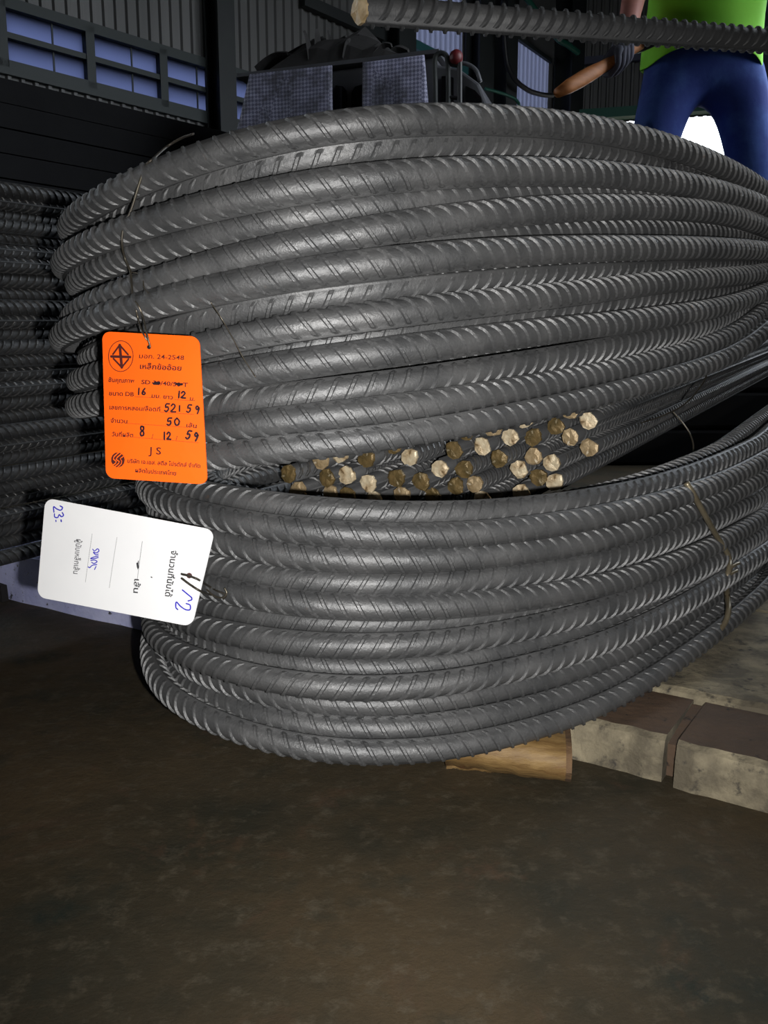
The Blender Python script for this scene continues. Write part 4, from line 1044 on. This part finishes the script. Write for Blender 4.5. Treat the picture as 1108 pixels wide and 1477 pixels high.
# hooked rack with a red lamp in front of the van's tail
rk = empty('hooked_rack', (vo[0], vo[1], 0), vang); yk = -.30
def rv(px, py): x, z = vl(px, py, .30); return (x, yk, z)
q = MB(); q.tube(smooth_path([rv(628, 230), rv(628, 130), rv(627, 90), rv(632, 78), rv(641, 78), rv(646, 90), rv(647, 150), rv(647, 230)], 40), .014, 7); q.build('hoop', M_COLUMN, rk, True)
q = MB(); q.tube([rv(663, 235), rv(663, 90)], .014, 7); q.build('post', M_BLACK, rk)
q = MB(); q.tube([rv(647, 92), rv(663, 95)], .012, 7); q.build('cross_rod', M_BLACK, rk); q = MB(); q.tube([rv(647, 140), rv(663, 142)], .010, 7); q.build('cross_rod', M_BLACK, rk)
q = MB(); c0 = np.array(rv(658, 83)); lat = 8
for i in range(lat+1):
    for k in range(12):
        th_, ph = math.pi*i/lat, 2*math.pi*k/12; q.v.append(tuple(c0 + .038*np.array([math.sin(th_)*math.cos(ph), math.sin(th_)*math.sin(ph), 1.05*math.cos(th_)])))
q.f += [(i*12+k, i*12+(k+1) % 12, (i+1)*12+(k+1) % 12, (i+1)*12+k) for i in range(lat) for k in range(12)]
q.build('red_lamp', M_RED, rk, True)['label'] = 'round red lamp'
q = MB(); x0 = rv(628, 230); x1 = rv(663, 235); q.box(x0[0]-.1, x1[0]+.1, yk-.1, yk+.1, 0, .04); q.build('base_plate', M_COLUMN, rk)
q = MB()
for xx in (rv(628, 230), rv(647, 230), rv(663, 235)): q.tube([(xx[0], yk, .03), (xx[0], yk, xx[2]+.02)], .014, 7)
q.build('rack_leg', M_COLUMN, rk)
tag(rk, 'dark hooked pipe rack with a red lamp beside the van', 'rack')
# black hose and green pipe near the wall corner
HP = W0 + WN*.45
hz = lambda px, py: on_plane(px, py, HP, WN)
wire('hanging_hose', [hz(726, 0), hz(727, 40), hz(729, 70), hz(733, 96), hz(744, 116), hz(762, 130), hz(780, 136), hz(797, 138)], .028, M_BLACK, 'black hose looping down the wall beside the dark column', 'hose')
wire('curved_pipe', [hz(700, 128), hz(722, 134), hz(738, 140), hz(746, 146), hz(749, 158), hz(748, 215)], .018, M_GREEN, 'thin dark green bent pipe below the black hose', 'pipe')
wire('slanting_pipe', [hz(755, -8), hz(801, 52), hz(818, 64), hz(834, 76)], .035, M_GREEN, 'green slanting pipe under the overhead bar', 'pipe')

# ================================================================== the man on the stack
ZM = 2.7
base = P(1012, 150, ZM); crotch = base[2]; plat = crotch - .80
def pm(px, py, dz=0.0): return P(px, py, ZM + dz)
stack_c = np.array([base[0]+.02, base[1]])
nb_ = 3
for i in range(nb_):
    h = plat/nb_; o_ = MB(); o_.box(-.75, .75, -.32, .32, 0, h-.004); o = bevel(o_.build('steel_pack', M_PLATE), .01)
    o.location = (stack_c[0], stack_c[1]+.02, i*h); o.rotation_euler = (0, 0, 0)
    tag(o, '%s flat steel pack of the low stack under the man' % ['lowest', 'middle', 'top'][i], 'steel pack', 'flat packs under the man')
man = empty('person', (base[0], base[1], plat))
tag(man, 'person in lime green shirt and blue jeans, legs apart, gripping a wooden handled tool', 'person')
def skin(name, verts, edges, radii, m, par, sub=2, root=0):
    me = bpy.data.meshes.new(name); me.from_pydata([tuple(v) for v in verts], edges, []); me.update()
    o = link(name, me, m); sk = o.modifiers.new('skin', 'SKIN'); sk.use_smooth_shade = True
    for i, r in enumerate(radii):
        me.skin_vertices[0].data[i].radius = (r, r) if np.isscalar(r) else r
        me.skin_vertices[0].data[i].use_root = (i == root)
    s = o.modifiers.new('sub', 'SUBSURF'); s.levels = sub; s.render_levels = sub
    return reparent(o, par)
hipc = pm(1012, 92)
B = hipc
hl, hr = pm(966, 112), pm(1066, 112)
kl = np.array([pm(936, 190)[0]-.03, B[1]-.06, plat+.44]); kr = np.array([pm(1098, 250)[0]+.0, B[1]-.05, plat+.46])
al_ = np.array([kl[0]-.04, B[1]+.02, plat+.085]); ar_ = np.array([kr[0]+.02, B[1]+.03, plat+.085])
midl, midr = (hl*.45+kl*.55), (hr*.45+kr*.55)
neck = np.array([B[0]-.02, B[1]-.10, crotch+.70]); chest = np.array([B[0]-.01, B[1]-.06, crotch+.45]); waist = np.array([B[0], B[1]-.01, crotch+.20])
# trousers: one surface for hips and both legs
jv = [B + UP*.10, B + UP*.0, hl, midl, kl, (kl+al_)/2, al_ - UP*.0, hr, midr, kr, (kr+ar_)/2, ar_]
je = [(0, 1), (1, 2), (2, 3), (3, 4), (4, 5), (5, 6), (1, 7), (7, 8), (8, 9), (9, 10), (10, 11)]
skin('jeans', jv, je, [(.180, .12), (.155, .085), (.086, .10), (.066, .08), (.066, .07), (.06, .06), (.055, .055), (.086, .10), (.066, .08), (.066, .07), (.06, .06), (.055, .055)], M_JEANS, man)
for a2, s_ in ((al_, -1), (ar_, 1)):
    skin('boot', [a2 + UP*.02, np.array([a2[0], a2[1]-.01, plat+.05]), np.array([a2[0]+s_*.02, a2[1]-.12, plat+.04]), np.array([a2[0]+s_*.03, a2[1]-.17, plat+.035])], [(0, 1), (1, 2), (2, 3)], [.06, .05, .04, .033], M_SHOE, man, root=1)
# shirt: loft with a wavy hem
q = MB(); rings = []; nk = 28
levels = [(crotch+.135, .197, .140, 0), (crotch+.21, .19, .132, 0), (crotch+.32, .182, .125, -.03), (crotch+.45, .195, .13, -.06), (crotch+.58, .205, .125, -.085), (crotch+.66, .17, .10, -.10), (crotch+.70, .075, .07, -.11)]
for li, (z, rx, ry, oy) in enumerate(levels):
    for k in range(nk):
        a2 = 2*math.pi*k/nk; x = math.cos(a2); y = math.sin(a2)
        dzz = 0
        if li == 0: dzz = -.030*max(0, -x)**2 - .045*max(0, x)**1.5 + .02*math.sin(5*a2)*.4
        q.v.append((B[0] + rx*x*(1+.015*math.sin(7*a2+li)) - .01*li/6, B[1] + oy + ry*y*(1+.02*math.sin(5*a2+2*li)), z + dzz))
q.f += [(i*nk+k, i*nk+(k+1) % nk, (i+1)*nk+(k+1) % nk, (i+1)*nk+k) for i in range(len(levels)-1) for k in range(nk)]
sh = q.build('shirt', M_SHIRT, None, True); sm = sh.modifiers.new('thick', 'SOLIDIFY'); sm.thickness = .006; sm.offset = -1
ss = sh.modifiers.new('sub', 'SUBSURF'); ss.levels = ss.render_levels = 2; reparent(sh, man)
# body: head, neck, torso core, both arms in one surface
shl, shr = np.array([B[0]-.20, B[1]-.09, crotch+.62]), np.array([B[0]+.19, B[1]-.08, crotch+.62])
el_l = pm(928, -72, -.10); wr_l = pm(903, 52, -.16); el_r = np.array([B[0]+.31, B[1]-.05, crotch+.36]); wr_r = np.array([B[0]+.36, B[1]-.24, crotch+.24])
hd = neck + np.array([-.03, -.07, .17])
bv = [waist, chest, neck - UP*.03, neck + np.array([-.012, -.03, .06]), hd - UP*.02, hd + UP*.06, shl, el_l, (el_l+wr_l)/2, wr_l, shr, el_r, (el_r+wr_r)/2, wr_r]
be = [(0, 1), (1, 2), (2, 3), (3, 4), (4, 5), (2, 6), (6, 7), (7, 8), (8, 9), (2, 10), (10, 11), (11, 12), (12, 13)]
skin('body', bv, be, [(.14, .09), (.15, .09), .065, .055, (.075, .088), (.072, .086), .058, .044, .040, .030, .058, .044, .040, .030], M_SKIN, man)
for s_, sh_, el in ((-1, shl, el_l), (1, shr, el_r)):
    skin('sleeve', [sh_ + np.array([-s_*.05, 0, .01]), sh_, sh_*.45 + el*.55], [(0, 1), (1, 2)], [.07, .075, .066], M_SHIRT, man, root=0)
# face and hair
fw = np.array([-.25, -.96, 0]); fs = np.array([.96, -.25, 0])
q = MB(); q.tube([hd + fw*.085 + UP*.03, hd + fw*.105 - UP*.005, hd + fw*.10 - UP*.02], [.008, .014, .012], 8); reparent(q.build('nose', M_SKIN, None, True), man)
q = MB(); q.tube([hd + fw*.085 + fs*(-.028) - UP*.05, hd + fw*.094 - UP*.052, hd + fw*.085 + fs*.028 - UP*.05], [.004, .007, .004], 8); reparent(q.build('mouth', mat('lips', (.35, .10, .09), .5), None, True), man)
for s_ in (-1, 1):
    q = MB(); q.tube([hd + fw*.080 + fs*(s_*.032-.013) + UP*.025, hd + fw*.086 + fs*s_*.032 + UP*.027, hd + fw*.080 + fs*(s_*.032+.013) + UP*.025], [.003, .008, .003], 8); reparent(q.build('eye', M_BLACK, None, True), man)
    q = MB(); q.tube([hd + fs*s_*.078 + UP*.04, hd + fs*s_*.09 + UP*.015, hd + fs*s_*.078 - UP*.02], [.008, .014, .008], 8); reparent(q.build('ear', M_SKIN, None, True), man)
skin('hair', [hd + UP*.10 + fw*.03, hd + UP*.10 - fw*.03, hd + UP*.03 - fw*.055], [(0, 1), (1, 2)], [(.072, .05), (.078, .06), (.07, .055)], M_HAIR, man, root=1)
# the tool: wooden handle with a dark head, held in the gloved hand
h0, h1 = pm(804, 134, -.30), pm(930, 62, -.13); hd_ = (h1-h0)/np.linalg.norm(h1-h0)
tool = empty('hand_tool', h0)
q = MB(); Lh = np.linalg.norm(h1-h0); q.tube([h0 + hd_*t for t in np.linspace(0, Lh, 9)], [.014, .020, .022, .021, .018, .016, .014, .014, .013], 12); reparent(q.build('handle', M_HANDLE, None, True), tool)
q = MB(); hx = np.cross(hd_, UP); hx /= np.linalg.norm(hx); e = h1
q.tube([e - hx*.05, e - hx*.03, e + hx*.03, e + hx*.06], [.018, .022, .020, .010], 12); reparent(q.build('tool_head', M_BLACK, None, True), tool)
tag(tool, 'orange brown wooden handled tool held in the grey glove', 'tool')
def glove(wrist, axis_c, grip_dir, palm_off, name='glove'):
    """palm and five curled fingers closing round the handle axis"""
    g = empty(name, wrist); v, ed, ra = [], [], []
    def addp(p, r, link_to=None):
        v.append(np.array(p)); ra.append(r)
        if link_to is not None: ed.append((link_to, len(v)-1))
        return len(v)-1
    c = axis_c; a = grip_dir; d = (c - wrist); d -= a*np.dot(d, a)*.7; d /= np.linalg.norm(d); n = np.cross(a, d); n /= np.linalg.norm(n)
    if np.dot(n, np.array([0, -1, 0])) < 0: n = -n                        # n points to the viewer: back of the hand
    w0 = addp(wrist, .034); p0 = addp(wrist*.45 + (c + n*.034)*.55, (.042, .03), w0)
    for k in range(4):
        o = a*((k-1.5)*.021); r = .0105 if k in (0, 3) else .0115; ln = [.88, 1.0, .96, .8][k]
        b0 = addp(c + n*.038*1 + o - d*.012, .013, p0)
        b1 = addp(c + n*.032 + d*.030*ln + o, r, b0); b2 = addp(c - n*.008 + d*.040*ln + o, r*.95, b1); addp(c - n*.034 + d*.014 + o, r*.85, b2)
    t0 = addp(wrist*.5 + c*.5 + a*(-.045) + n*.01, .014, p0); t1 = addp(c - a*.052 - n*.012 - d*.012, .012, t0); addp(c - a*.040 - n*.033 + d*.006, .0105, t1)
    return v, ed, ra
gc = h0 + hd_*Lh*.66
v, ed, ra = glove(wr_l, gc, hd_, None)
skin('glove', v, ed, ra, M_GLOVE, man, sub=1, root=1)
skin('glove_cuff', [wr_l + (el_l-wr_l)*.16, wr_l + (gc-wr_l)*.1], [(0, 1)], [.040, .042], M_GLOVE, man, root=0)
gr = np.array([.2, -.9, -.1]); gr /= np.linalg.norm(gr)
v, ed, ra = glove(wr_r, wr_r + np.array([.01, -.06, -.05]), np.array([.9, .2, .1])/np.linalg.norm([.9, .2, .1]), None)
skin('glove', v, ed, ra, M_GLOVE, man, sub=1, root=1)
